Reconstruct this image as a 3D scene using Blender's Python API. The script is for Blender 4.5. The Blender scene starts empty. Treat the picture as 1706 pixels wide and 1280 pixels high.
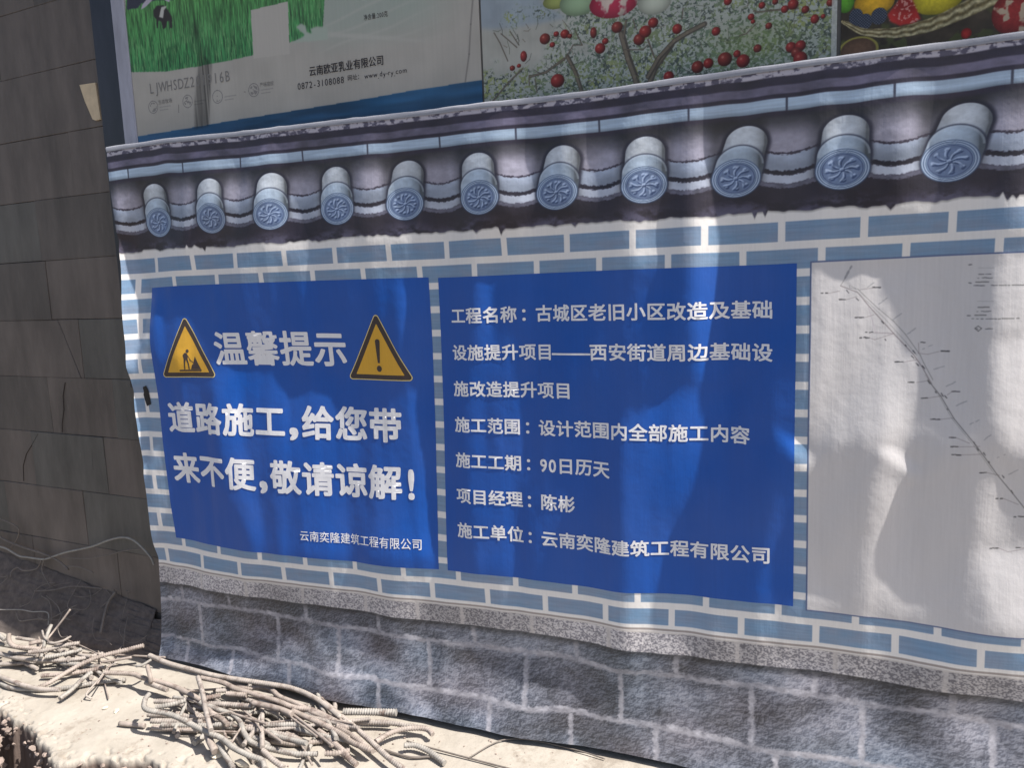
import bpy, math, random, bmesh
import numpy as np
from mathutils import Vector, Matrix, noise as mnoise

sc = bpy.context.scene
C = sc.collection
CAM_LOC=[0.84261, -2.17983, 1.5005]
CAM_ROT=[[0.93551, -0.012574, 0.353076], [0.351319, 0.138772, -0.925914], [-0.037355, 0.990245, 0.13424]]
FOCAL=26.5517
GN=(-1.5,17.0,19);GV=(-6.5,20.6,15)
DISP=[[[-29,11],[-9,113],[10,149],[9,91],[2,49],[1,40],[1,6],[0,-27],[-1,-44],[-2,-70],[-1,-74],[-1,-40],[-1,-18],[-1,-15],[-1,-3],[-1,11],[-1,13],[0,7],[0,2]],[[-99,-24],[-74,54],[-41,83],[-24,33],[-14,-1],[-10,-4],[-5,-24],[6,-48],[14,-63],[13,-86],[8,-90],[4,-66],[3,-56],[5,-59],[7,-44],[8,-19],[6,-2],[2,2],[1,1]],[[-93,-36],[-42,-3],[-28,3],[-40,-37],[-27,-62],[-16,-55],[-6,-49],[20,-55],[35,-65],[29,-79],[15,-80],[3,-75],[-1,-81],[5,-89],[17,-78],[24,-49],[18,-19],[8,-4],[2,0]],[[-60,-21],[17,11],[6,26],[-39,3],[-19,-17],[5,-13],[13,-11],[28,-19],[27,-25],[13,-28],[0,-26],[-12,-29],[-14,-36],[-4,-33],[16,-23],[31,-11],[27,-1],[13,2],[4,2]],[[-75,-25],[-7,29],[-8,83],[-35,94],[1,83],[37,65],[39,32],[24,4],[-1,7],[-18,23],[-21,26],[-18,10],[-13,-1],[-5,21],[9,48],[23,48],[22,30],[12,13],[4,4]],[[-42,-28],[9,32],[20,93],[5,111],[19,97],[42,68],[43,26],[24,-3],[-4,5],[-19,25],[-19,25],[-12,1],[-5,-16],[-1,5],[3,39],[9,46],[10,30],[6,12],[2,3]],[[-27,-22],[24,30],[52,73],[40,74],[27,54],[27,36],[29,21],[22,12],[8,13],[-3,15],[-8,10],[-9,-4],[-9,-13],[-8,-5],[-5,11],[0,17],[2,11],[1,5],[0,1]],[[-25,-27],[34,23],[71,56],[57,45],[30,21],[16,11],[12,15],[10,19],[7,14],[2,3],[-2,-6],[-7,-10],[-11,-11],[-11,-10],[-8,-9],[-6,-7],[-4,-4],[-2,-2],[-1,0]],[[31,-20],[112,37],[131,52],[87,14],[46,-19],[18,-22],[-7,0],[-18,20],[-10,8],[-1,-23],[-1,-36],[-4,-15],[-5,13],[-7,7],[-11,-24],[-17,-38],[-18,-27],[-12,-12],[-5,-4]],[[60,-2],[170,47],[165,15],[96,-56],[72,-82],[42,-71],[-17,-34],[-42,5],[-22,-12],[-1,-70],[-1,-91],[0,-31],[6,42],[5,24],[-8,-56],[-30,-95],[-42,-70],[-31,-32],[-14,-9]],[[86,22],[196,53],[138,-15],[54,-83],[80,-71],[67,-65],[-15,-70],[-45,-45],[-22,-44],[-8,-83],[-14,-101],[-9,-39],[8,37],[17,15],[12,-71],[-15,-112],[-43,-83],[-40,-39],[-19,-12]],[[159,48],[220,82],[100,41],[3,21],[48,68],[49,64],[-20,11],[-41,3],[-27,21],[-28,20],[-36,16],[-25,47],[-4,86],[17,75],[38,24],[29,-17],[-5,-25],[-20,-16],[-13,-6]],[[175,10],[189,49],[76,73],[-6,100],[15,138],[15,132],[-21,89],[-29,69],[-25,74],[-31,80],[-34,83],[-23,91],[-8,105],[11,112],[38,97],[44,61],[22,25],[1,6],[-3,0]],[[104,3],[98,42],[42,90],[3,103],[4,82],[1,53],[-9,26],[-10,0],[-10,-15],[-13,-8],[-13,2],[-8,-1],[-3,4],[5,30],[18,48],[23,40],[15,21],[5,7],[0,1]],[[18,132],[5,179],[-5,186],[-3,128],[1,40],[0,-17],[0,-46],[1,-76],[1,-97],[0,-86],[1,-70],[0,-78],[0,-76],[1,-44],[4,-9],[6,5],[4,5],[2,2],[0,0]]]
LIT=[[0.17,2,[[9.81,-6.1],[10.16,-5.98],[10.2,5.01],[9.86,5.03]]],[0.1,2,[[9.03,-5.76],[9.4,-5.84],[9.43,0.5],[9.0,0.46]]],[0.07,3,[[6.39,0.15],[7.58,0.29],[7.35,6.63],[6.91,13.13],[6.28,13.61],[6.22,6.73]]],[0.11,2,[[8.78,6.5],[9.79,5.03],[10.45,5.45],[10.04,7.78],[9.6,10.2],[9.77,15.99],[8.72,16.4]]],[0.22,1,[[10.91,6.59],[11.32,7.22],[11.42,7.66],[11.36,8.08],[11.09,7.32]]],[0.12,3,[[12.26,-5.65],[12.85,-5.71],[12.8,-1.11],[12.34,-1.01]]],[0.1,3,[[11.38,0.73],[12.8,0.77],[12.85,2.55],[13.09,4.75],[13.36,7.06],[11.41,7.05]]],[0.15,2,[[13.46,3.37],[14.14,3.0],[14.24,7.46],[13.72,7.22],[13.51,6.13]]],[0.1,2,[[13.47,0.62],[14.09,0.7],[14.15,3.38],[13.49,3.37]]],[0.24,1,[[12.19,7.04],[12.39,7.06],[12.74,7.97],[12.67,8.22],[12.29,7.5]]],[0.07,2,[[12.19,7.52],[12.52,8.44],[12.59,10.26],[12.84,13.03],[12.56,13.4],[12.24,12.38]]],[0.09,2,[[13.41,7.26],[13.7,8.03],[13.72,10.33],[13.46,10.54]]],[0.12,2,[[13.39,10.5],[14.31,10.53],[14.35,13.36],[13.62,13.41],[13.51,11.8]]],[0.08,2,[[11.43,11.86],[11.82,13.13],[11.7,13.39],[11.44,13.39]]],[0.08,3,[[1.16,4.27],[5.44,5.2],[5.58,12.94],[2.0,13.73],[1.43,10.05]]],[0.13,2,[[5.16,0.67],[5.64,0.65],[5.54,12.95],[5.17,13.03]]],[0.07,2,[[-0.16,0.93],[0.98,1.08],[0.88,4.27],[-0.05,4.23]]],[0.34,1,[[-0.82,-1.86],[-0.57,-1.81],[-0.52,-0.61],[-0.31,0.55],[-0.47,2.99],[-0.65,4.8],[-0.92,4.17],[-0.95,0.52]]],[0.25,1,[[-0.82,5.72],[-0.62,5.88],[-0.58,7.9],[-0.68,10.12],[-0.87,10.46],[-0.88,7.27]]],[0.32,1,[[-0.94,14.75],[-0.6,14.67],[-0.52,19.89],[-0.88,20.21]]],[0.14,1,[[-0.42,19.48],[1.25,19.2],[2.22,19.58],[1.21,20.33],[-0.44,20.35]]],[0.13,1,[[2.96,17.16],[3.44,18.45],[4.42,19.19],[3.92,19.41],[3.36,18.92]]],[0.09,2,[[1.42,-5.92],[2.26,-6.01],[2.16,-3.09],[1.37,-2.94]]],[0.07,2,[[4.69,-6.16],[5.45,-6.1],[5.37,-0.99],[4.55,-1.1]]],[0.12,2,[[6.96,-6.26],[7.57,-6.21],[7.5,-1.89],[6.88,-2.0]]],[0.08,2,[[7.99,-6.3],[8.47,-6.16],[8.43,-1.84],[7.93,-1.94]]],[0.12,2,[[12.87,16.87],[13.59,17.07],[13.88,18.14],[13.33,18.22]]],[0.12,2,[[5.12,19.87],[6.91,19.73],[8.34,20.15],[7.32,20.49],[5.1,20.59]]],[0.08,3,[[6.32,17.04],[7.69,16.81],[7.64,19.68],[6.38,19.43]]],[0.1,3,[[10.87,15.59],[11.98,15.61],[12.16,18.34],[11.05,18.15]]],[0.05,3,[[8.15,0.36],[8.6,0.42],[8.56,5.09],[8.1,5.11]]],[0.06,3,[[2.92,-6.99],[3.52,-6.82],[3.31,-0.74],[2.7,-0.83]]],[0.1,2,[[13.56,-6.06],[13.98,-5.9],[14.07,-0.08],[13.65,-0.15]]]]
MAPS=[[11.736,1.531,11.942,1.783,1.1,95],[11.942,1.783,12.09,2.297,1.1,95],[12.09,2.297,12.383,3.234,1.1,95],[12.383,3.234,12.617,3.947,1.1,95],[12.617,3.947,12.721,4.36,1.1,95],[12.721,4.36,12.84,4.952,1.1,95],[12.794,4.816,12.946,5.353,1.3,90],[12.946,5.353,13.101,6.102,1.3,90],[13.101,6.102,13.345,6.949,1.3,90],[13.345,6.949,13.608,7.944,1.3,90],[13.608,7.944,13.794,8.562,1.3,90],[13.794,8.562,14.09,9.577,1.3,90],[11.941,1.659,12.029,1.917,1.0,120],[12.029,1.917,12.205,2.391,1.0,120],[12.205,2.391,12.379,2.82,1.0,120],[12.379,2.82,12.525,3.285,1.0,120],[12.525,3.285,12.701,3.991,1.0,120],[12.701,3.991,12.74,4.238,1.0,120],[12.74,4.238,12.852,4.813,1.0,120],[11.927,1.74,12.059,2.107,0.8,150],[12.059,2.107,12.264,2.686,0.8,150],[12.264,2.686,12.382,3.068,0.8,150],[12.382,3.068,12.528,3.531,0.8,150],[12.528,3.531,12.66,3.989,0.8,150],[12.765,4.655,12.928,5.353,0.7,130],[12.928,5.353,13.079,6.104,0.7,130],[13.079,6.104,13.328,6.978,0.7,130],[13.328,6.978,13.591,7.974,0.7,130],[11.863,0.868,11.786,1.288,5,150],[11.793,1.268,11.736,1.531,0.8,120],[12.075,2.295,12.169,3.177,0.7,175],[12.169,3.177,12.383,3.234,0.7,175],[11.838,1.522,11.846,1.614,0.6,110],[11.846,1.614,11.926,1.665,0.6,110],[11.926,1.665,11.846,1.523,0.6,110],[11.501,1.757,11.583,1.765,2.6,55],[11.583,1.778,11.723,1.709,0.7,100],[11.725,1.997,11.805,2.005,2.6,55],[11.805,2.018,11.935,1.923,0.7,100],[12.127,1.64,12.219,1.651,2.6,55],[12.127,1.653,11.97,1.695,0.7,100],[11.919,2.634,12.028,2.644,2.6,55],[12.028,2.657,12.142,2.575,0.7,100],[12.047,3.159,12.14,3.166,2.6,55],[12.141,3.179,12.383,3.234,0.7,100],[11.983,3.34,12.099,3.347,2.6,55],[12.099,3.36,12.158,3.426,0.7,100],[12.158,3.426,12.383,3.234,0.7,100],[12.675,3.56,12.758,3.565,2.6,55],[12.675,3.572,12.684,3.908,0.7,100],[12.913,3.856,13.028,3.857,2.6,55],[12.913,3.868,12.784,3.961,0.7,100],[12.784,3.961,12.67,3.916,0.7,100],[12.41,4.201,12.509,4.203,2.6,55],[12.509,4.216,12.659,4.133,0.7,100],[12.567,4.897,12.665,4.896,2.6,55],[12.665,4.909,12.804,4.838,0.7,100],[12.702,5.432,12.803,5.429,2.4,55],[12.803,5.429,12.964,5.341,0.7,95],[13.07,5.197,13.158,5.194,2.4,55],[13.07,5.197,13.018,5.312,0.7,95],[12.84,6.143,12.948,6.135,2.4,55],[12.948,6.135,13.091,6.071,0.7,95],[13.051,6.733,13.128,6.726,2.4,55],[13.128,6.726,13.273,6.88,0.7,95],[13.073,7.032,13.156,7.023,2.4,55],[13.156,7.023,13.39,6.976,0.7,95],[13.088,7.305,13.19,7.293,2.4,55],[13.19,7.293,13.42,7.238,0.7,95],[13.41,7.881,13.489,7.87,2.4,55],[13.489,7.87,13.635,7.962,0.7,95],[13.615,8.775,13.693,8.76,2.4,55],[13.693,8.76,13.871,8.952,0.7,95],[13.836,9.371,13.948,9.348,2.4,55],[13.948,9.348,14.034,9.332,0.7,95],[13.584,10.496,13.682,10.469,2.4,55],[13.682,10.469,13.796,10.589,0.7,95],[13.796,10.589,13.972,10.457,0.7,95],[13.885,10.44,13.937,10.427,2.4,55],[13.937,10.427,13.971,10.419,0.7,95],[11.809,1.693,11.842,1.805,2.2,70],[11.954,1.76,11.987,1.871,2.2,70],[12.011,2.019,12.044,2.13,2.2,70],[11.927,1.968,11.96,2.08,2.2,70],[12.236,2.795,12.268,2.906,2.2,70],[12.266,3.358,12.298,3.468,2.2,70],[12.506,3.579,12.538,3.688,2.2,70],[12.614,3.831,12.647,3.939,2.2,70],[12.598,3.995,12.631,4.103,2.2,70],[12.655,4.244,12.687,4.351,2.2,70],[12.727,4.348,12.759,4.455,2.2,70],[12.871,5.15,12.898,5.257,2.0,75],[12.991,5.335,13.018,5.442,2.0,75],[13.006,5.713,13.032,5.82,2.0,75],[13.191,6.405,13.218,6.511,2.0,75],[13.352,7.029,13.378,7.135,2.0,75],[13.433,7.183,13.46,7.288,2.0,75],[13.497,7.483,13.523,7.588,2.0,75],[13.662,7.947,13.689,8.051,2.0,75],[13.78,8.483,13.806,8.587,2.0,75],[12.797,4.859,12.824,4.967,2.0,75],[12.951,5.261,12.977,5.368,2.0,75],[13.317,6.832,13.343,6.938,2.0,75],[12.041,1.65,12.139,1.477,2.4,165],[12.196,2.225,12.3,2.01,2.4,165],[12.371,2.757,12.474,2.54,2.4,165],[12.545,3.266,12.64,3.068,2.4,165],[12.726,3.787,12.841,3.638,2.4,165],[12.86,4.465,12.982,4.343,2.4,165],[13.005,5.027,13.109,4.864,2.2,160],[13.121,5.658,13.234,5.491,2.2,160],[13.272,6.252,13.375,6.083,2.2,160],[13.43,6.751,13.505,6.555,2.2,160],[13.589,7.353,13.681,7.208,2.2,160],[13.738,7.924,13.838,7.738,2.2,160],[13.198,0.997,13.227,1.0,2.5600000000000005,104],[13.295,1.124,13.457,1.143,0.4,150],[13.305,1.328,13.362,1.334,2.08,104],[13.373,1.335,13.435,1.341,2.08,104],[13.294,1.461,13.305,1.462,1.2000000000000002,104],[13.34,1.458,13.45,1.469,2.2399999999999998,104],[13.203,1.61,13.232,1.613,2.72,104],[13.277,1.59,13.323,1.594,1.92,104],[13.333,1.587,13.407,1.594,1.92,104],[13.259,1.695,13.506,1.717,2.2399999999999998,104],[13.519,1.715,13.596,1.722,1.7600000000000002,104],[13.615,1.719,13.634,1.721,1.92,104],[13.657,1.719,13.811,1.734,1.92,104],[13.301,2.214,13.47,2.227,0.4,150],[13.311,2.414,13.363,2.418,1.92,104],[13.371,2.41,13.422,2.414,1.92,104],[13.3,2.553,13.311,2.554,1.2000000000000002,104],[13.346,2.548,13.45,2.554,2.08,104],[13.282,2.672,13.315,2.674,1.92,104],[13.328,2.671,13.394,2.674,1.92,104],[13.204,2.691,13.237,2.693,2.72,104],[13.252,2.79,13.513,2.805,2.2399999999999998,104],[13.526,2.801,13.546,2.802,1.92,104],[13.565,2.792,13.693,2.799,1.92,104],[13.725,2.796,13.751,2.798,1.92,104],[13.395,3.118,13.474,3.121,2.2399999999999998,104],[13.286,3.105,13.319,3.026,1.2,80],[13.319,3.026,13.354,3.108,1.2,80],[13.354,3.108,13.322,3.195,1.2,80],[13.322,3.195,13.286,3.105,1.2,80],[13.299,3.106,13.341,3.116,2,95]]
BARS=[["long sagging bar from the left frame edge,topmost along the front of the left heap",0.0082,1,[[-2.283,-0.178,0.05],[-2.237,-0.18,0.05],[-2.123,-0.186,0.05],[-1.984,-0.162,0.05],[-1.871,-0.119,0.05],[-1.806,-0.053,0.05]]],["upturned bar whose cut end points at the banner's lower left corner",0.0082,1,[[-1.874,-0.297,0.02],[-1.844,-0.264,0.032],[-1.832,-0.178,0.043],[-1.806,-0.144,0.055],[-1.765,-0.095,0.067],[-1.691,-0.045,0.078],[-1.63,-0.011,0.09]]],["lowest sagging bar on the slab at the left,ending in pale crumbs of mortar",0.0082,1,[[-2.154,-0.273,0.012],[-2.079,-0.298,0.012],[-1.991,-0.313,0.012],[-1.908,-0.301,0.012],[-1.839,-0.28,0.012],[-1.763,-0.239,0.012],[-1.698,-0.188,0.012],[-1.601,-0.135,0.012]]],["bent bar lying just above the lowest bar at the left frame edge",0.0082,1,[[-2.129,-0.288,0.034],[-2.08,-0.294,0.034],[-1.998,-0.305,0.034],[-1.92,-0.314,0.034],[-1.824,-0.314,0.034],[-1.752,-0.296,0.034]]],["short ribbed bar with a pointed left tip under the upturned bar",0.0082,1,[[-1.946,-0.221,0.02],[-1.855,-0.184,0.023],[-1.767,-0.127,0.027],[-1.751,-0.107,0.03]]],["stubby bar slanting down left with its cut end casting a short shadow",0.0082,1,[[-1.712,-0.329,0.022],[-1.713,-0.277,0.031],[-1.727,-0.213,0.041],[-1.719,-0.181,0.05]]],["thin hooked wire rod curling at its lower end on the pale slab",0.0035,0,[[-1.671,-0.106,0.06],[-1.687,-0.137,0.05],[-1.665,-0.196,0.039],[-1.646,-0.261,0.029],[-1.642,-0.276,0.018],[-1.619,-0.274,0.008]]],["thin straight rod lying level behind the hooked wire rod",0.005,0,[[-1.733,-0.124,0.06],[-1.679,-0.098,0.065],[-1.631,-0.072,0.07]]],["short ribbed bar end pointing right,lower of the two stacked bar ends at left",0.0082,1,[[-1.978,-0.175,0.07],[-1.928,-0.134,0.07],[-1.89,-0.081,0.07]]],["smooth dusty bar end pointing right,upper of the two stacked bar ends at left",0.0082,1,[[-2.045,-0.193,0.09],[-1.991,-0.157,0.09],[-1.961,-0.111,0.09],[-1.911,-0.072,0.09]]],["hooked bar curving down from its top like a walking stick,far left of the heap",0.0082,1,[[-2.197,-0.16,0.13],[-2.183,-0.173,0.12],[-2.161,-0.184,0.11],[-2.128,-0.186,0.1],[-2.085,-0.163,0.09],[-2.049,-0.145,0.08]]],["stub of bar entering at the left frame edge above the heap",0.0082,1,[[-2.311,-0.149,0.12],[-2.269,-0.15,0.11],[-2.231,-0.157,0.1]]],["thin curved rod like a smile on top of the left heap",0.0045,0,[[-1.943,-0.082,0.12],[-1.946,-0.119,0.117],[-1.98,-0.141,0.113],[-2.025,-0.123,0.11]]],["thin long rod standing up highest out of the left heap",0.0042,0,[[-2.013,-0.017,0.2],[-2.035,-0.041,0.16],[-2.06,-0.066,0.12],[-2.044,-0.153,0.08]]],["splintered flat rod leaning in the left heap below the tall thin rod",0.007,0,[[-2.082,-0.058,0.14],[-2.064,-0.093,0.117],[-2.033,-0.134,0.093],[-1.992,-0.184,0.07]]],["tiny rod crossing the splintered flat rod at its middle",0.004,0,[[-2.113,-0.078,0.12],[-2.06,-0.111,0.115],[-2.021,-0.124,0.11]]],["short thick stub with blunt ends among the left heap,under the smooth bar end",0.008,0,[[-2.096,-0.153,0.1],[-2.08,-0.134,0.1],[-2.067,-0.12,0.1]]],["ribbed stub facing front at the far left of the heap",0.0082,1,[[-2.327,-0.145,0.07],[-2.285,-0.143,0.07],[-2.251,-0.144,0.07]]],["pale straight bar lying low inside the left heap",0.0082,1,[[-2.186,-0.175,0.06],[-2.126,-0.167,0.06],[-2.047,-0.154,0.06]]],["bar running from the slab centre down to a loose end between the crossing bars",0.0082,1,[[-1.646,-0.183,0.06],[-1.539,-0.158,0.059],[-1.469,-0.167,0.058],[-1.347,-0.173,0.056],[-1.24,-0.194,0.055],[-1.12,-0.231,0.054],[-1.053,-0.271,0.052],[-0.995,-0.289,0.051],[-0.945,-0.312,0.05]]],["bar with an S bend sweeping down to the right over the slab",0.0082,1,[[-1.125,-0.243,0.06],[-1.042,-0.253,0.056],[-0.971,-0.258,0.051],[-0.921,-0.281,0.047],[-0.863,-0.327,0.042],[-0.809,-0.355,0.038],[-0.737,-0.359,0.034],[-0.65,-0.351,0.029],[-0.578,-0.325,0.025]]],["longest bar,arching from the banner's lower left corner down to the right",0.0082,1,[[-1.521,-0.084,0.1],[-1.407,-0.104,0.095],[-1.273,-0.111,0.09],[-1.171,-0.112,0.085],[-1.044,-0.1,0.08],[-0.947,-0.087,0.075],[-0.876,-0.078,0.07],[-0.793,-0.086,0.065],[-0.694,-0.119,0.06],[-0.596,-0.165,0.055],[-0.707,-0.098,0.05],[-0.574,-0.162,0.045],[-0.448,-0.228,0.04],[-0.33,-0.292,0.035],[-0.231,-0.332,0.03]]],["long bar running parallel below the longest bar",0.0082,1,[[-1.229,-0.124,0.075],[-1.133,-0.124,0.072],[-1.06,-0.14,0.069],[-0.982,-0.144,0.065],[-0.871,-0.153,0.062],[-0.783,-0.168,0.059],[-0.717,-0.158,0.056],[-0.63,-0.179,0.053],[-0.543,-0.204,0.05],[-0.583,-0.203,0.046],[-0.501,-0.233,0.043],[-0.401,-0.279,0.04]]],["pinkish wavy bar squeezed between the two longest bars",0.0082,1,[[-1.109,-0.103,0.055],[-1.036,-0.106,0.054],[-1.004,-0.086,0.054],[-0.956,-0.079,0.053],[-0.885,-0.115,0.052],[-0.794,-0.135,0.051],[-0.713,-0.163,0.051],[-0.633,-0.182,0.05]]],["bar ending in a blunt rounded tip right of the heap's middle",0.0082,1,[[-0.778,-0.183,0.055],[-0.684,-0.204,0.053],[-0.599,-0.225,0.052],[-0.506,-0.256,0.05],[-0.538,-0.245,0.048],[-0.478,-0.269,0.047],[-0.41,-0.28,0.045]]],["short steep bar reaching the bottom edge left of the rounded tip",0.0082,1,[[-0.642,-0.225,0.035],[-0.561,-0.263,0.031],[-0.474,-0.309,0.028],[-0.525,-0.284,0.024],[-0.432,-0.328,0.02]]],["bar looping upright at its left end and snaking down to the bottom edge",0.0082,1,[[-1.276,-0.321,0.11],[-1.267,-0.348,0.104],[-1.224,-0.383,0.098],[-1.138,-0.376,0.093],[-1.056,-0.382,0.087],[-1.071,-0.375,0.081],[-0.999,-0.388,0.075],[-0.939,-0.394,0.069],[-0.892,-0.398,0.063],[-0.825,-0.421,0.058],[-0.761,-0.43,0.052],[-0.711,-0.431,0.046],[-0.679,-0.455,0.04]]],["smooth pale bar leaning steeply across the middle of the heap",0.0082,0,[[-1.165,-0.203,0.13],[-1.077,-0.276,0.123],[-1.012,-0.336,0.115],[-0.948,-0.391,0.107],[-0.915,-0.417,0.1]]],["thick smooth bar end sunk between crossing bars,pointing at the viewer",0.012,0,[[-0.979,-0.371,0.06],[-0.944,-0.398,0.045],[-0.902,-0.421,0.03]]],["bar slanting off the bottom edge beside the thick smooth end",0.0082,1,[[-0.913,-0.394,0.04],[-0.857,-0.426,0.03],[-0.797,-0.461,0.02]]],["level ribbed bar at the left of the heap,upper one of a touching pair",0.0082,1,[[-1.241,-0.354,0.035],[-1.162,-0.331,0.035],[-1.064,-0.301,0.035]]],["level bar at the left of the heap,lower one of a touching pair",0.0082,1,[[-1.226,-0.365,0.02],[-1.146,-0.349,0.02],[-1.059,-0.331,0.02]]],["very short ribbed stub right of the touching pair",0.0082,1,[[-0.999,-0.312,0.04],[-0.941,-0.289,0.04]]],["bar arching over to a blunt right end near the bottom",0.0082,1,[[-0.873,-0.303,0.045],[-0.814,-0.292,0.039],[-0.725,-0.282,0.033],[-0.676,-0.285,0.026],[-0.635,-0.302,0.02]]],["level bar in the heap centre with a square cut right end",0.0082,1,[[-0.884,-0.291,0.04],[-0.832,-0.269,0.04],[-0.772,-0.249,0.04]]],["dark level bar half hidden behind the square cut one",0.0082,1,[[-0.834,-0.277,0.05],[-0.688,-0.232,0.05]]],["bar lying level just right of the steep smooth bar",0.0082,1,[[-1.091,-0.239,0.06],[-1.021,-0.223,0.06],[-0.93,-0.207,0.06]]],["short stub just under the two longest bars",0.0082,1,[[-1.076,-0.167,0.06],[-0.997,-0.153,0.06]]],["stub left of the pinkish wavy bar,under the upper bars",0.0082,1,[[-1.131,-0.214,0.06],[-1.088,-0.183,0.06]]],["small piece wedged beneath the long parallel bar at its left end",0.0082,1,[[-1.129,-0.162,0.06],[-1.094,-0.129,0.05]]],["flat shaded strip of steel on top of the heap's centre",0.01,0,[[-0.927,-0.209,0.075],[-0.826,-0.209,0.073],[-0.75,-0.219,0.07]]],["short ribbed bar tilted up right beside the looping bar",0.0082,1,[[-1.271,-0.302,0.05],[-1.224,-0.276,0.055],[-1.188,-0.246,0.06]]],["short level bar directly above the tilted short one",0.0082,1,[[-1.322,-0.258,0.04],[-1.247,-0.238,0.04]]],["stub standing up just left of the longest bar's left end",0.008,0,[[-1.447,-0.164,0.11],[-1.412,-0.188,0.085],[-1.413,-0.186,0.06]]],["thin rod meeting the longest bar at its left tip",0.005,0,[[-1.518,-0.151,0.09],[-1.495,-0.144,0.095],[-1.486,-0.11,0.1]]],["bar sloping under the S bend near the slab centre",0.0082,1,[[-1.447,-0.178,0.05],[-1.33,-0.191,0.045]]],["squarish rod end lying alone at the front left of the heap",0.0082,0,[[-1.371,-0.372,0.012],[-1.271,-0.356,0.012]]],["thick bar with a clean cut right end beside the banner's shadow",0.0112,1,[[-0.604,-0.133,0.055],[-0.519,-0.109,0.055],[-0.424,-0.084,0.055]]],["straightish ribbed bar right of the heap leading to the hooked piece",0.0082,1,[[-0.56,-0.142,0.03],[-0.445,-0.111,0.03],[-0.373,-0.107,0.03],[-0.303,-0.103,0.03]]],["hooked ribbed piece farthest right on the pale slab",0.0082,1,[[-0.419,-0.232,0.04],[-0.404,-0.182,0.038],[-0.376,-0.141,0.036],[-0.325,-0.113,0.034],[-0.294,-0.109,0.032],[-0.267,-0.126,0.03]]],["bar diving to the bottom edge below the hooked piece",0.0082,1,[[-0.329,-0.208,0.03],[-0.297,-0.189,0.024],[-0.24,-0.198,0.018],[-0.176,-0.227,0.012]]],["short bar near the bottom edge under the S bend",0.0082,1,[[-0.735,-0.394,0.05],[-0.681,-0.412,0.04],[-0.634,-0.422,0.03]]],["small ribbed stub between the steep bar and the arching bar",0.0082,1,[[-0.551,-0.321,0.03],[-0.52,-0.311,0.03],[-0.484,-0.284,0.03]]],["buried bar seen between the two long parallel bars",0.0082,1,[[-0.946,-0.146,0.045],[-0.85,-0.149,0.043],[-0.752,-0.159,0.042],[-0.65,-0.186,0.04]]],["piece peeping out beneath the S bend at the heap's bottom",0.0082,1,[[-0.828,-0.317,0.03],[-0.773,-0.338,0.03]]],["long low bar crossing beneath everything in the heap's middle",0.0082,1,[[-1.237,-0.257,0.012],[-0.963,-0.295,0.013],[-0.72,-0.291,0.013],[-0.612,-0.245,0.014]]],["low bar on the slab under the heap,slanting up right",0.0082,1,[[-1.015,-0.394,0.02],[-1.01,-0.24,0.02],[-0.912,-0.171,0.02],[-0.765,-0.165,0.02]]]]
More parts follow.
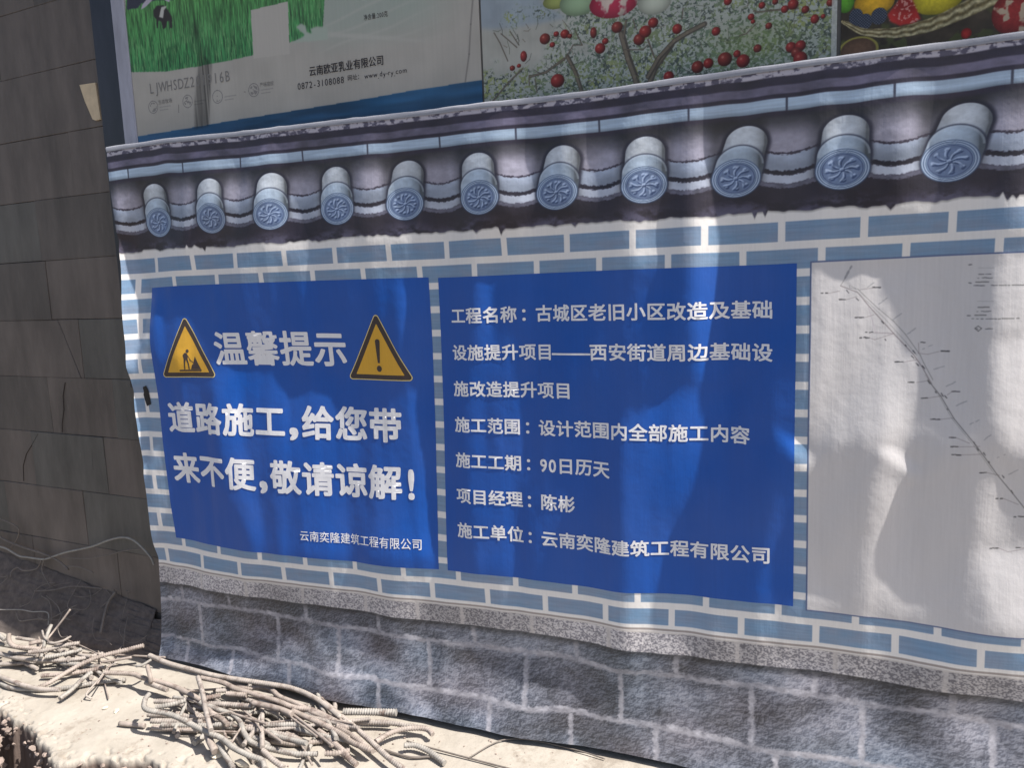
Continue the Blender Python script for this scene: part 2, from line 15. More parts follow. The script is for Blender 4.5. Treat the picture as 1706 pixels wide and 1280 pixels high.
WIRES=[["brownish cable sweeping down from the left frame edge over the black netting", 0.0045, [[-2.769, 0.213, 0.427], [-2.72, 0.209, 0.397], [-2.672, 0.205, 0.368], [-2.551, 0.195, 0.348], [-2.383, 0.181, 0.332], [-2.286, 0.173, 0.313], [-2.219, 0.168, 0.278]]], ["pale cable running along the top of the netting and arching before the banner", 0.0042, [[-2.789, 0.215, 0.331], [-2.734, 0.21, 0.328], [-2.663, 0.204, 0.323], [-2.57, 0.196, 0.299], [-2.508, 0.191, 0.3], [-2.387, 0.182, 0.306], [-2.299, 0.174, 0.334], [-2.213, 0.167, 0.362], [-2.047, 0.154, 0.406], [-1.926, 0.144, 0.45], [-1.826, 0.135, 0.475], [-1.756, 0.13, 0.465], [-1.678, 0.123, 0.413], [-1.656, 0.121, 0.375]]], ["thin wire hanging level behind the arching cable", 0.0025, [[-2.259, 0.171, 0.331], [-2.096, 0.158, 0.346], [-1.976, 0.148, 0.372], [-1.82, 0.135, 0.418], [-1.71, 0.126, 0.437]]], ["kinked wire bending back on itself at the far left", 0.003, [[-2.731, 0.21, 0.478], [-2.705, 0.208, 0.472], [-2.575, 0.197, 0.448], [-2.545, 0.194, 0.423], [-2.571, 0.197, 0.38], [-2.625, 0.201, 0.333]]], ["wire dropping in a bow down the netting from the cable crossing", 0.003, [[-2.378, 0.181, 0.313], [-2.405, 0.179, 0.254], [-2.356, 0.158, 0.222], [-2.31, 0.142, 0.197]]], ["wire curling left from the cable crossing to a frayed end", 0.0035, [[-2.406, 0.183, 0.298], [-2.44, 0.18, 0.256], [-2.515, 0.172, 0.242], [-2.563, 0.177, 0.25], [-2.587, 0.166, 0.234], [-2.582, 0.151, 0.212]]], ["nearly straight wire low across the netting", 0.003, [[-2.398, 0.126, 0.174], [-2.289, 0.136, 0.188], [-2.18, 0.151, 0.211], [-2.001, 0.15, 0.221]]], ["short wire hump right of the cable crossing", 0.003, [[-2.224, 0.168, 0.294], [-2.143, 0.161, 0.302], [-2.096, 0.158, 0.297], [-2.051, 0.154, 0.287]]], ["dull stick leaning on the netting before the banner edge", 0.006, [[-1.914, 0.143, 0.219], [-1.944, 0.131, 0.181], [-1.943, 0.103, 0.14], [-1.926, 0.055, 0.068]]], ["fine wire loops tangled in the middle of the netting", 0.0018, [[-2.142, 0.161, 0.239], [-2.163, 0.14, 0.195], [-2.169, 0.103, 0.139], [-2.109, 0.099, 0.134], [-2.057, 0.104, 0.141], [-2.048, 0.124, 0.172], [-2.078, 0.148, 0.207]]], ["frayed wire tangle at the left frame edge", 0.002, [[-2.671, 0.149, 0.209], [-2.623, 0.149, 0.208], [-2.597, 0.153, 0.215], [-2.61, 0.137, 0.191], [-2.63, 0.127, 0.176], [-2.622, 0.113, 0.154], [-2.613, 0.098, 0.132]]], ["light wire bent like a roof over the lower netting", 0.0025, [[-2.579, 0.068, 0.087], [-2.436, 0.077, 0.101], [-2.362, 0.077, 0.101], [-2.269, 0.081, 0.106], [-2.234, 0.053, 0.065]]]]
CABLES=[["thin greenish cable running off the bottom edge right of the heap", 0.003, [[-0.349, -0.154, 0.008], [-0.268, -0.163, 0.008], [-0.105, -0.176, 0.008], [0.023, -0.185, 0.008], [0.121, -0.188, 0.008]]], ["flat dull cable lying under the diving bar", 0.004, [[-0.395, -0.219, 0.008], [-0.342, -0.226, 0.008], [-0.289, -0.226, 0.008], [-0.236, -0.205, 0.008]]], ["fine wire arching over the pale slab along the banner's shadow", 0.0022, [[-0.115, -0.171, 0.008], [-0.075, -0.088, 0.008], [-0.039, -0.049, 0.008], [0.041, -0.026, 0.008], [0.197, -0.034, 0.008], [0.294, -0.05, 0.008]]]]
P1={"grass":[[-1.472,2.898],[-1.551,2.34],[-1.518,2.338],[-1.362,2.32],[-1.205,2.318],[-1.053,2.32],[-0.963,2.324],[-0.801,2.345],[-0.742,2.35],[-0.668,2.361],[-0.653,2.458],[-0.63,2.734]],"slate":[[-1.485,2.785],[-1.513,2.56],[-1.461,2.558],[-1.443,2.571],[-1.367,2.571],[-1.289,2.559],[-1.296,2.751]],"leaf":[[[-1.446,2.55],[-1.438,2.566],[-1.408,2.585],[-1.388,2.574],[-1.423,2.556]],[[-1.331,2.565],[-1.318,2.579],[-1.299,2.568],[-1.311,2.555]]],"cow":[[-1.388,2.539],[-1.37,2.552],[-1.338,2.549],[-1.319,2.528],[-1.304,2.503],[-1.308,2.464],[-1.318,2.468],[-1.319,2.493],[-1.33,2.491],[-1.337,2.471],[-1.351,2.466],[-1.356,2.495],[-1.368,2.501],[-1.375,2.474],[-1.38,2.475],[-1.378,2.506],[-1.39,2.52]],"cowwhite":[[-1.364,2.512],[-1.349,2.545],[-1.323,2.544],[-1.338,2.531],[-1.346,2.505]],"splash":[[[-0.773,2.39],[-0.752,2.399],[-0.734,2.388],[-0.731,2.369],[-0.712,2.36],[-0.716,2.376],[-0.691,2.38],[-0.649,2.372],[-0.648,2.332],[-0.802,2.342],[-0.751,2.354],[-0.741,2.36]]],"square":[[-0.955,2.473],[-0.798,2.477],[-0.807,2.308],[-0.959,2.312]],"blue":[[-1.6,2.1],[-1.523,2.104],[-1.281,2.108],[-1.073,2.114],[-0.832,2.118],[-0.733,2.12],[-0.496,2.125],[-0.361,2.13],[-0.105,2.133],[-0.091,2.134],[-0.113,1.638],[-1.653,1.721]],"tape":[[-1.223,2.586],[-1.212,2.508],[-1.202,2.329],[-1.236,2.199],[-1.245,2.104],[-1.179,2.109],[-1.144,2.321],[-1.179,2.357],[-1.202,2.507],[-1.208,2.584]],"circ":[[-1.433,2.201],[-1.268,2.203],[-1.13,2.203],[-0.969,2.207]],"bars":[[-1.311,2.196],[-1.314,2.168],[-1.011,2.206],[-1.006,2.205]],"crease":[[-0.116,2.374],[-0.126,2.304],[-0.136,2.216],[-0.153,2.136]]}
P2={"big":[[0.158,2.327,0.046,0.022],[0.223,2.314,0.059,0.038],[0.328,2.297,0.073,0.043],[0.446,2.279,0.048,0.034]],"ap":[[0.115,2.226,0.017,0.016],[0.151,2.235,0.009,0.008],[0.178,2.231,0.014,0.013],[0.193,2.223,0.008,0.007],[0.138,2.206,0.009,0.008],[0.045,2.185,0.011,0.016],[0.007,2.155,0.009,0.008],[0.029,2.159,0.007,0.006],[0.151,2.1,0.022,0.02],[0.337,2.227,0.017,0.016],[0.285,2.175,0.016,0.015],[0.301,2.193,0.01,0.009],[0.401,2.184,0.017,0.016],[0.419,2.203,0.018,0.017],[0.442,2.224,0.015,0.014],[0.266,2.222,0.01,0.016],[0.51,2.197,0.014,0.014],[0.617,2.175,0.012,0.012],[0.566,2.086,0.017,0.017],[0.596,2.092,0.014,0.014],[0.485,2.07,0.015,0.015],[0.641,2.097,0.02,0.019],[0.69,2.086,0.018,0.018],[0.674,2.107,0.01,0.01],[0.728,2.114,0.011,0.011],[0.711,2.199,0.009,0.009],[0.716,2.186,0.006,0.006],[0.757,2.169,0.009,0.009],[0.798,2.206,0.01,0.01],[0.819,2.215,0.014,0.014],[0.85,2.197,0.01,0.01],[0.874,2.169,0.011,0.012],[0.895,2.173,0.006,0.006],[0.912,2.205,0.01,0.01],[0.815,2.105,0.014,0.014],[0.839,2.106,0.014,0.014],[0.829,2.089,0.014,0.014],[0.839,2.072,0.018,0.019],[0.649,2.25,0.011,0.011],[0.773,2.229,0.008,0.008],[0.739,2.225,0.009,0.009]],"br":[[3,[-0.049,2.267],[-0.031,2.235],[-0.007,2.178]],[5,[0.04,2.149],[-0.01,2.112],[-0.057,2.07],[-0.081,2.046]],[7,[0.174,2.161],[0.116,2.129],[0.064,2.123]],[12,[0.184,2.166],[0.208,2.118],[0.227,2.057]],[18,[0.35,2.207],[0.369,2.135],[0.388,2.082],[0.394,2.056]],[16,[0.493,2.155],[0.447,2.1],[0.43,2.058]],[6,[0.364,2.242],[0.356,2.196]],[3,[0.208,2.24],[0.231,2.192],[0.203,2.196],[0.174,2.155]],[3,[0.425,2.18],[0.444,2.128]],[3,[0.004,2.263],[0.031,2.22]],[3,[-0.026,2.261],[0.024,2.214]],[3,[0.061,2.127],[0.06,2.097]],[3,[0.079,2.114],[0.085,2.074]],[14,[0.426,2.077],[0.458,2.126],[0.503,2.166],[0.54,2.183],[0.586,2.199]],[3,[0.427,2.18],[0.447,2.124]],[3,[0.724,2.179],[0.699,2.157],[0.68,2.154]],[4,[0.718,2.214],[0.73,2.209],[0.786,2.207],[0.832,2.203]],[3,[0.527,2.25],[0.523,2.221]],[3,[0.384,2.242],[0.393,2.213]],[3,[0.356,2.162],[0.412,2.154],[0.425,2.165]]],"white":[[-0.092,2.435],[-0.099,2.288],[-0.048,2.277],[-0.003,2.274],[0.092,2.273],[0.188,2.275],[0.108,2.332],[0.096,2.404]]}
P3={"el":[[0.95,2.2,0.021,0.027],[1.019,2.189,0.048,0.033],[1.162,2.18,0.062,0.043],[1.335,2.115,0.049,0.052],[1.232,2.081,0.012,0.013],[0.983,2.074,0.049,0.035]],"straw":[[1.083,2.195],[1.051,2.153],[1.058,2.135],[1.08,2.122],[1.109,2.123],[1.128,2.131],[1.116,2.162],[1.104,2.192]],"bb":[[0.976,2.158,0.017,0.022],[0.998,2.144,0.017,0.02],[1.031,2.153,0.019,0.021]],"bask":[[0.939,2.161],[0.959,2.139],[0.993,2.117],[1.075,2.104],[1.154,2.113],[1.23,2.139],[1.298,2.167]]}
PTEXT=[["净含量:200克", [[-0.507, 2.379], [-0.416, 2.38]], 0.0, "net_weight_text"], ["云南欧亚乳业有限公司", [[-0.733, 2.237], [-0.44, 2.24]], 1, "company_name_text"], ["0872-3108088", [[-0.785, 2.197], [-0.595, 2.196]], 0, "phone_number_text"], ["网址：", [[-0.583, 2.198], [-0.525, 2.199]], 0, "web_caption_text"], ["www.dy-ry.com", [[-0.518, 2.196], [-0.356, 2.198]], 0, "web_address_text"], ["LJWHSDZ201916B", [[-1.444, 2.267], [-1.064, 2.27]], 2, "code_text"], ["生态牧场", [[-1.406, 2.214], [-1.339, 2.216]], 0, "small_caption_text"], ["严格监控", [[-0.941, 2.221], [-0.881, 2.22]], 0, "small_caption_text"]]

# ---------------------------------------------------------------- camera, sky, sun, exposure
cam = bpy.data.cameras.new('camera')
cam.sensor_width = 36.0
cam.lens = FOCAL
cam.clip_start = 0.02
cam.clip_end = 500
camo = bpy.data.objects.new('camera', cam)
C.objects.link(camo)
camo.matrix_world = Matrix.Translation(Vector(CAM_LOC)) @ Matrix(CAM_ROT).to_4x4()
sc.camera = camo

SUN_DIR = Vector((0.56, -0.031, 0.828)).normalized()      # towards the sun: high, from the right, grazing the banner's plane
world = bpy.data.worlds.new('World')
sc.world = world
world.use_nodes = True
wn = world.node_tree
bg = wn.nodes['Background']
sky = wn.nodes.new('ShaderNodeTexSky')
sky.sky_type = 'NISHITA'
sky.sun_disc = False
sky.sun_elevation = math.asin(SUN_DIR.z)
sky.sun_rotation = math.atan2(SUN_DIR.x, SUN_DIR.y)
sky.dust_density = 2.5
wn.links.new(sky.outputs[0], bg.inputs[0])
bg.inputs[1].default_value = 0.085
sun = bpy.data.lights.new('sun', 'SUN')
sun.energy = 5.0
sun.angle = math.radians(0.5)
sun.color = (1.0, 0.95, 0.88)
suno = bpy.data.objects.new('sun', sun)
C.objects.link(suno)
suno.rotation_euler = SUN_DIR.to_track_quat('Z', 'Y').to_euler()
suno.location = (3, -2, 6)
sc.view_settings.view_transform = 'Standard'
sc.view_settings.look = 'None'
sc.view_settings.gamma = 1
sc.view_settings.exposure = 0.76
sc.view_settings.use_curve_mapping = False
# ---------------------------------------------------------------- helpers
def lin(c):
    return tuple((x / 12.92 if x <= 0.04045 else ((x + 0.055) / 1.055) ** 2.4) for x in [v / 255 for v in c]) + (1,)

def mat(name, rgb, rough=0.7, spec=0.35, var=0.0, scale=8.0, bump=0.0, bscale=60.0, stretch=(1, 1, 1), rgb2=None, metal=0.0, sheen=0):
    """procedural material: two-tone noise colour, fine noise relief"""
    m = bpy.data.materials.new(name)
    m.use_nodes = True
    nt = m.node_tree
    b = nt.nodes['Principled BSDF']
    b.inputs['Roughness'].default_value = rough
    b.inputs['Specular IOR Level'].default_value = spec
    b.inputs['Metallic'].default_value = metal
    b.inputs['Base Color'].default_value = lin(rgb)
    tc = nt.nodes.new('ShaderNodeTexCoord')
    mp = nt.nodes.new('ShaderNodeMapping')
    mp.inputs['Scale'].default_value = stretch
    nt.links.new(tc.outputs['Object'], mp.inputs['Vector'])
    if var > 0 or rgb2:
        n = nt.nodes.new('ShaderNodeTexNoise')
        n.inputs['Scale'].default_value = scale
        n.inputs['Detail'].default_value = 8
        n.inputs['Roughness'].default_value = 0.65
        nt.links.new(mp.outputs[0], n.inputs['Vector'])
        r = nt.nodes.new('ShaderNodeValToRGB')
        r.color_ramp.elements[0].position = 0.32
        r.color_ramp.elements[1].position = 0.68
        c2 = rgb2 or tuple(min(255, v * (1 + var)) for v in rgb)
        c1 = rgb if rgb2 else tuple(v * (1 - var) for v in rgb)
        r.color_ramp.elements[0].color = lin(c1)
        r.color_ramp.elements[1].color = lin(c2)
        nt.links.new(n.outputs[0], r.inputs[0])
        nt.links.new(r.outputs[0], b.inputs['Base Color'])
    if bump > 0:
        n2 = nt.nodes.new('ShaderNodeTexNoise')
        n2.inputs['Scale'].default_value = bscale
        n2.inputs['Detail'].default_value = 6
        nt.links.new(mp.outputs[0], n2.inputs['Vector'])
        bp = nt.nodes.new('ShaderNodeBump')
        bp.inputs['Strength'].default_value = 1
        bp.inputs['Distance'].default_value = bump
        nt.links.new(n2.outputs[0], bp.inputs['Height'])
        nt.links.new(bp.outputs[0], b.inputs['Normal'])
    return m

def link(name, me, m=None, parent=None, smooth=False):
    o = bpy.data.objects.new(name, me)
    C.objects.link(o)
    if m is not None and len(me.materials) == 0:
        me.materials.append(m)
    if parent is not None:
        o.parent = parent
    if smooth:
        me.polygons.foreach_set('use_smooth', np.ones(len(me.polygons), bool))
    return o

def mesh(name, verts, faces):
    me = bpy.data.meshes.new(name)
    me.from_pydata([tuple(map(float, v)) for v in verts], [], faces)
    me.update()
    return me

def tag(o, label=None, cat=None, group=None, kind=None):
    if label: o['label'] = label
    if cat: o['category'] = cat
    if group: o['group'] = group
    if kind: o['kind'] = kind
    return o

def empty(name, loc, label, cat, group=None):
    o = bpy.data.objects.new(name, None)
    o.empty_display_size = 0.1
    C.objects.link(o)
    o.location = loc
    return tag(o, label, cat, group)

def box_mesh(name, x0, x1, y0, y1, z0, z1, bev=0.0):
    bm = bmesh.new()
    bmesh.ops.create_cube(bm, size=1)
    for v in bm.verts:
        v.co = Vector(((v.co.x + .5) * (x1 - x0) + x0, (v.co.y + .5) * (y1 - y0) + y0, (v.co.z + .5) * (z1 - z0) + z0))
    if bev > 0:
        bmesh.ops.bevel(bm, geom=bm.edges[:], offset=bev, segments=1, affect='EDGES')
    me = bpy.data.meshes.new(name)
    bm.to_mesh(me)
    bm.free()
    return me

def grid_mesh(name, P3, uv=None):
    """P3: (rows, cols, 3) array -> quad grid"""
    r, c = P3.shape[:2]
    me = bpy.data.meshes.new(name)
    idx = np.arange(r * c).reshape(r, c)
    q = np.stack([idx[:-1, :-1], idx[1:, :-1], idx[1:, 1:], idx[:-1, 1:]], -1).reshape(-1, 4)
    me.vertices.add(r * c)
    me.vertices.foreach_set('co', P3.reshape(-1).astype(np.float32))
    me.loops.add(q.size)
    me.loops.foreach_set('vertex_index', q.reshape(-1).astype(np.int32))
    me.polygons.add(len(q))
    me.polygons.foreach_set('loop_start', np.arange(0, q.size, 4, dtype=np.int32))
    me.update(calc_edges=True)
    if uv is not None:
        u = me.uv_layers.new(name='UVMap')
        u.data.foreach_set('uv', uv.reshape(-1, 2)[q.reshape(-1)].reshape(-1).astype(np.float32))
    me.validate()
    me.polygons.foreach_set('use_smooth', np.ones(len(me.polygons), bool))
    return me

# ---------------------------------------------------------------- numpy noise
def resize(a, h, w):
    """smooth (cubic-eased bilinear) upsampling"""
    gh, gw = a.shape
    y = np.linspace(0, gh - 1.001, h); x = np.linspace(0, gw - 1.001, w)
    i = y.astype(int); j = x.astype(int); fy = y - i; fx = x - j
    fy = (fy * fy * (3 - 2 * fy))[:, None]; fx = (fx * fx * (3 - 2 * fx))[None]
    A = a[i]; B = a[i + 1]
    return ((A[:, j] * (1 - fx) + A[:, j + 1] * fx) * (1 - fy) + (B[:, j] * (1 - fx) + B[:, j + 1] * fx) * fy).astype(np.float32)

def vn(h, w, cy, cx, seed):
    rs = np.random.RandomState(seed)
    return resize(rs.rand(int(h / cy) + 3, int(w / cx) + 3), h, w)

def fbm(h, w, cy, cx, seed, oc=4):
    o = 0; a = 1; t = 0
    for k in range(oc):
        o = o + a * vn(h, w, max(cy / 2 ** k, 1), max(cx / 2 ** k, 1), seed + k * 17)
        t += a; a *= .6
    o = o / t
    return np.clip((o - .5) * 1.8 + .5, 0, 1)

def sm(x, a, b):
    t = np.clip((x - a) / (b - a), 0, 1)
    return t * t * (3 - 2 * t)

def mix(A, B, m):
    m = m[..., None] if np.ndim(m) == A.ndim - 1 else m
    return A * (1 - m) + np.asarray(B, np.float32) * m

def inpoly(X, Y, pts):
    ins = np.zeros(X.shape, bool)
    n = len(pts)
    for k in range(n):
        x0, y0 = pts[k]; x1, y1 = pts[(k + 1) % n]
        if y0 == y1: continue
        c = ((y0 > Y) != (y1 > Y)) & (X < (x1 - x0) * (Y - y0) / (y1 - y0) + x0)
        ins ^= c
    return ins

def blur(a, s):
    if s <= 0: return a
    r = int(3 * s) + 1
    k = np.exp(-.5 * (np.arange(-r, r + 1) / s) ** 2); k /= k.sum()
    p = np.pad(a, ((r, r), (0, 0)), mode='edge')
    a = sum(k[i] * p[i:i + a.shape[0]] for i in range(2 * r + 1))
    p = np.pad(a, ((0, 0), (r, r)), mode='edge')
    return sum(k[i] * p[:, i:i + a.shape[1]] for i in range(2 * r + 1))

def to_image(name, A):
    """computed print -> image datablock (A: rows top to bottom, 0..255)"""
    h, w = A.shape[:2]
    im = bpy.data.images.new(name, w, h, alpha=False)
    im.colorspace_settings.name = 'sRGB'
    px = np.ones((h, w, 4), np.float32)
    px[..., :3] = np.clip(A[::-1] / 255, 0, 1)
    im.pixels.foreach_set(px.reshape(-1))
    im.update()
    return im

def print_mat(name, im, rough=0.5, spec=0.4, weave=0.0):
    m = bpy.data.materials.new(name)
    m.use_nodes = True
    nt = m.node_tree
    b = nt.nodes['Principled BSDF']
    b.inputs['Roughness'].default_value = rough
    b.inputs['Specular IOR Level'].default_value = spec
    t = nt.nodes.new('ShaderNodeTexImage')
    t.image = im
    t.extension = 'EXTEND'
    tc = nt.nodes.new('ShaderNodeTexCoord')
    nt.links.new(tc.outputs['UV'], t.inputs[0])
    add_vinyl(nt, b, t.outputs[0], weave)
    return m

def add_vinyl(nt, b, col, weave):
    """fine vertical ribs and crinkle of the tarpaulin, slight dust"""
    tc = nt.nodes.new('ShaderNodeTexCoord')
    mp = nt.nodes.new('ShaderNodeMapping')
    mp.inputs['Scale'].default_value = (1, 1, .03)
    nt.links.new(tc.outputs['Object'], mp.inputs['Vector'])
    n = nt.nodes.new('ShaderNodeTexNoise'); n.inputs['Scale'].default_value = 150; n.inputs['Detail'].default_value = 3
    nt.links.new(mp.outputs[0], n.inputs['Vector'])
    n2 = nt.nodes.new('ShaderNodeTexNoise'); n2.inputs['Scale'].default_value = 3.5; n2.inputs['Detail'].default_value = 7
    nt.links.new(tc.outputs['Object'], n2.inputs['Vector'])
    r = nt.nodes.new('ShaderNodeMapRange')
    r.inputs['From Min'].default_value = .3; r.inputs['From Max'].default_value = .7
    r.inputs['To Min'].default_value = .0; r.inputs['To Max'].default_value = .05
    nt.links.new(n2.outputs[0], r.inputs[0])
    mx = nt.nodes.new('ShaderNodeMix'); mx.data_type = 'RGBA'
    nt.links.new(r.outputs[0], mx.inputs[0]); nt.links.new(col, mx.inputs[6])
    mx.inputs[7].default_value = lin((186, 176, 168))
    hs = nt.nodes.new('ShaderNodeMix'); hs.data_type = 'RGBA'; hs.blend_type = 'MULTIPLY'
    hs.inputs[0].default_value = 1
    r2 = nt.nodes.new('ShaderNodeMapRange')
    r2.inputs['From Min'].default_value = .3; r2.inputs['From Max'].default_value = .7
    r2.inputs['To Min'].default_value = .972; r2.inputs['To Max'].default_value = 1.02
    nt.links.new(n.outputs[0], r2.inputs[0])
    nt.links.new(mx.outputs[2], hs.inputs[6]); nt.links.new(r2.outputs[0], hs.inputs[7])
    nt.links.new(hs.outputs[2], b.inputs['Base Color'])
    if weave > 0:
        n3 = nt.nodes.new('ShaderNodeTexNoise'); n3.inputs['Scale'].default_value = 26; n3.inputs['Detail'].default_value = 5
        nt.links.new(tc.outputs['Object'], n3.inputs['Vector'])
        ad = nt.nodes.new('ShaderNodeMath'); ad.operation = 'MULTIPLY_ADD'
        nt.links.new(n.outputs[0], ad.inputs[0]); ad.inputs[1].default_value = .22
        nt.links.new(n3.outputs[0], ad.inputs[2])
        bp = nt.nodes.new('ShaderNodeBump')
        bp.inputs['Distance'].default_value = weave
        bp.inputs['Strength'].default_value = 1
        nt.links.new(ad.outputs[0], bp.inputs['Height'])
        nt.links.new(bp.outputs[0], b.inputs['Normal'])

# ---------------------------------------------------------------- the banner's sheet: print coordinates (n, v) -> place
N0, N1, V0, V1 = -0.75, 15.4, -6.12, 20.38
DG = np.array(DISP, float) / 10000

def disp(n, v):
    fi = np.clip((n - GN[0]) / (GN[1] - GN[0]) * (GN[2] - 1), 0, GN[2] - 1.001)
    fj = np.clip((v - GV[0]) / (GV[1] - GV[0]) * (GV[2] - 1), 0, GV[2] - 1.001)
    i = fi.astype(int); j = fj.astype(int); a = (fi - i)[..., None]; b = (fj - j)[..., None]
    return DG[j, i] * (1 - a) * (1 - b) + DG[j, i + 1] * a * (1 - b) + DG[j + 1, i] * (1 - a) * b + DG[j + 1, i + 1] * a * b

# folds of the hung sheet: solved so that the slopes face the high sun where the tarpaulin bulges
HS = 0.008
hx0, hz1 = -1.75, 2.25
hw, hh = 480, 300
hX, hZ = np.meshgrid(hx0 + np.arange(hw) * HS, hz1 - np.arange(hh) * HS)
hN = hX / .2 + 7; hV = 20.4 - (hZ - .03) / .0756
T = np.full((hh, hw), -0.06)
for amp, sft, pts in LIT:
    T = np.maximum(T, -0.06 + (amp * 1.8 + .06) * blur(inpoly(hN, hV, pts).astype(float), sft * 1.25))
rs = np.random.RandomState(5)
T += (fbm(hh, hw, 70, 6, 3, 3) - .5) * .13 + (fbm(hh, hw, 150, 15, 44, 2) - .5) * .15 + (fbm(hh, hw, 16, 10, 9, 3) - .5) * .035 * (0.6 + 1.6 * sm(hV, 12, 20))
pad = 160
Tp = np.pad(T - T.mean(), pad, mode='reflect') 
ky = np.fft.fftfreq(Tp.shape[0], HS)[:, None] * 2 * np.pi
kx = np.fft.fftfreq(Tp.shape[1], HS)[None] * 2 * np.pi
dx, dz = SUN_DIR.x, SUN_DIR.z
kd = kx * dx - ky * dz            # rows run downwards
Fh = np.fft.fft2(Tp)
Hf = Fh * (1j * kd) / (kd ** 2 + 0.035 * (kx ** 2 + ky ** 2) + 10.0)
H = np.real(np.fft.ifft2(Hf))[pad:-pad, pad:-pad]
H -= H.mean()
# held flat along the top hem
H *= (.35 + .65 * sm(hV, -6, -3))
H = H + 0.006 * np.exp(-((hN + .75) / .5) ** 2) 
H = H + .036 * sm(hV, 16.5, 20.6) ** 1.5 * sm(hN, -.5, 2)
print('folds', H.min(), H.max())

def hgt(X, Z):
    fi = np.clip((X - hx0) / HS, 0, hw - 1.001); fj = np.clip((hz1 - Z) / HS, 0, hh - 1.001)
    i = fi.astype(int); j = fj.astype(int); a = fi - i; b = fj - j
    return H[j, i] * (1 - a) * (1 - b) + H[j, i + 1] * a * (1 - b) + H[j + 1, i] * (1 - a) * b + H[j + 1, i + 1] * a * b

def sheet(n, v, off=0.0):
    n = np.asarray(n, float); v = np.asarray(v, float)
    d = disp(n, v)
    X = (n - 7) * .2 + d[..., 0]; Z = .03 + (20.4 - v) * .0756 + d[..., 1]
    return np.stack([X, -hgt(X, Z) - off, Z], -1)

def sheet_grid(name, n0, n1, v0, v1, off, step=0.04):
    ns = np.linspace(n0, n1, max(2, int((n1 - n0) / step) + 1)); vs = np.linspace(v0, v1, max(2, int((v1 - v0) / (step * 2.65)) + 1))
    Ng, Vg = np.meshgrid(ns, vs)
    P3 = sheet(Ng, Vg, off)
    UV = np.stack([(Ng + 1) / 17, 1 - (Vg + 6.4) / 27], -1)
    return grid_mesh(name, P3, UV)

# ---------------------------------------------------------------- the banner's print
PB = 150
Wp, Hp = 17 * PB, int(27 * PB * .378)
gn, gv = np.meshgrid((np.arange(Wp) + .5) / PB - 1, (np.arange(Hp) + .5) / (PB * .378) - 6.4)
gn = gn.astype(np.float32); gv = gv.astype(np.float32)
A = np.zeros((Hp, Wp, 3), np.float32) + np.array((236, 233, 231), np.float32)
nz1 = fbm(Hp, Wp, 8, 12, 11, 4); nz2 = fbm(Hp, Wp, 30, 60, 21, 4); nzf = fbm(Hp, Wp, 3, 4, 31, 2); nzs = fbm(Hp, Wp, 3, 70, 41, 3)
# light bluish brick courses
row = np.floor(gv + 1); fr = gv + 1 - row
joint = np.abs(((gn + .5 * (row % 2)) + .5) % 1 - .5)
bm_ = sm(fr, .14, .16) * (1 - sm(fr, .85, .87)) * sm(joint, .044, .05)
bcol = np.array((126, 152, 182), np.float32) * (0.96 + .07 * nzs[..., None]) + np.array((8, 0, -4), np.float32) * (nz2[..., None] - .5) * 2
A = mix(A, bcol, bm_ * (gv > -1) * (gv < 15))
# roof bands
TC = np.array([-2.35, -1.08, .22, 1.54, 2.80, 4.11, 5.33, 6.65, 7.86, 9.16, 10.40, 11.72, 12.94, 14.25, 15.5, 16.8])
uu = np.interp(gn[0], TC, np.arange(len(TC)))
u = np.broadcast_to(((uu + .5) % 1 - .5)[None], gn.shape).astype(np.float32)
cc = .5 - .5 * np.cos(2 * np.pi * u)
wob = (vn(Hp, Wp, 400, 50, 51) - .5) * .06
rv = gv + wob
dark = np.array((46, 41, 56), np.float32)
roof = np.zeros_like(A) + dark
roof *= (.85 + .4 * nz2[..., None])
def band(a, b, col, soft=.03):
    global roof
    m = sm(rv, a - soft, a + soft) * (1 - sm(rv, b - soft, b + soft))
    roof = mix(roof, col, m)
lt = np.zeros_like(A)
band(-7, -6.0, lt + (205, 208, 212))
mott = np.clip((nz1 - .46) * 6 + .5, 0, 1)[..., None]
band(-6.0, -5.78, (lt + (88, 84, 104)) * (1 - mott) + (lt + (188, 184, 196)) * mott)
band(-5.5, -5.22, (lt + (104, 100, 122)) * (.75 + .5 * nz2[..., None]))
wb = np.zeros_like(A) + (178, 200, 224)
wb = wb * (.92 + .12 * nzs[..., None]) * (1 - .25 * sm(rv, -4.85, -4.65))[..., None]
jt = np.abs(((gn + .3) / 1.26 + .5) % 1 - .5) * 1.26
wb = mix(wb, (70, 74, 92), 1 - sm(jt, .008, .02))
band(-5.08, -4.66, wb, .02)
pl = np.zeros_like(A) + (150, 148, 164)
pl = pl * (.86 + .10 * nz1[..., None] + .16 * nz2[..., None]) * (.42 + .68 * sm(rv, -4.6, -3.6))[..., None]
pl = pl * (.62 + .38 * sm(np.abs(u), .20, .38))[..., None]
band(-4.5, -3.0, pl, .10)
vs_ = -3.50 + .30 * cc + (nzf - .5) * .05
def cband(a, b, col, soft=.025):
    global roof
    m = sm(gv, vs_ + a - soft, vs_ + a + soft) * (1 - sm(gv, vs_ + b - soft, vs_ + b + soft))
    roof = mix(roof, col, m)
occ = (.62 + .38 * sm(np.abs(u), .22, .34))[..., None]
lb = np.zeros_like(A) + (170, 182, 204)
cband(-.07, .0, lt + (58, 52, 66))
cband(.0, .55, lb * occ * (.84 + .2 * nz2[..., None]) * (1.06 - .18 * sm(gv, vs_, vs_ + .5))[..., None])
cband(.55, .70, lt + (36, 33, 46))
cband(.70, 1.0, (lt + (184, 192, 210)) * occ * (.9 + .15 * nz2[..., None]))
cband(1.0, 1.16, (lt + (102, 102, 120)) * (.8 + .3 * nz1[..., None]), .04)
eave_shade = (lt + (42, 37, 50)) * (.9 + .2 * nz2[..., None])
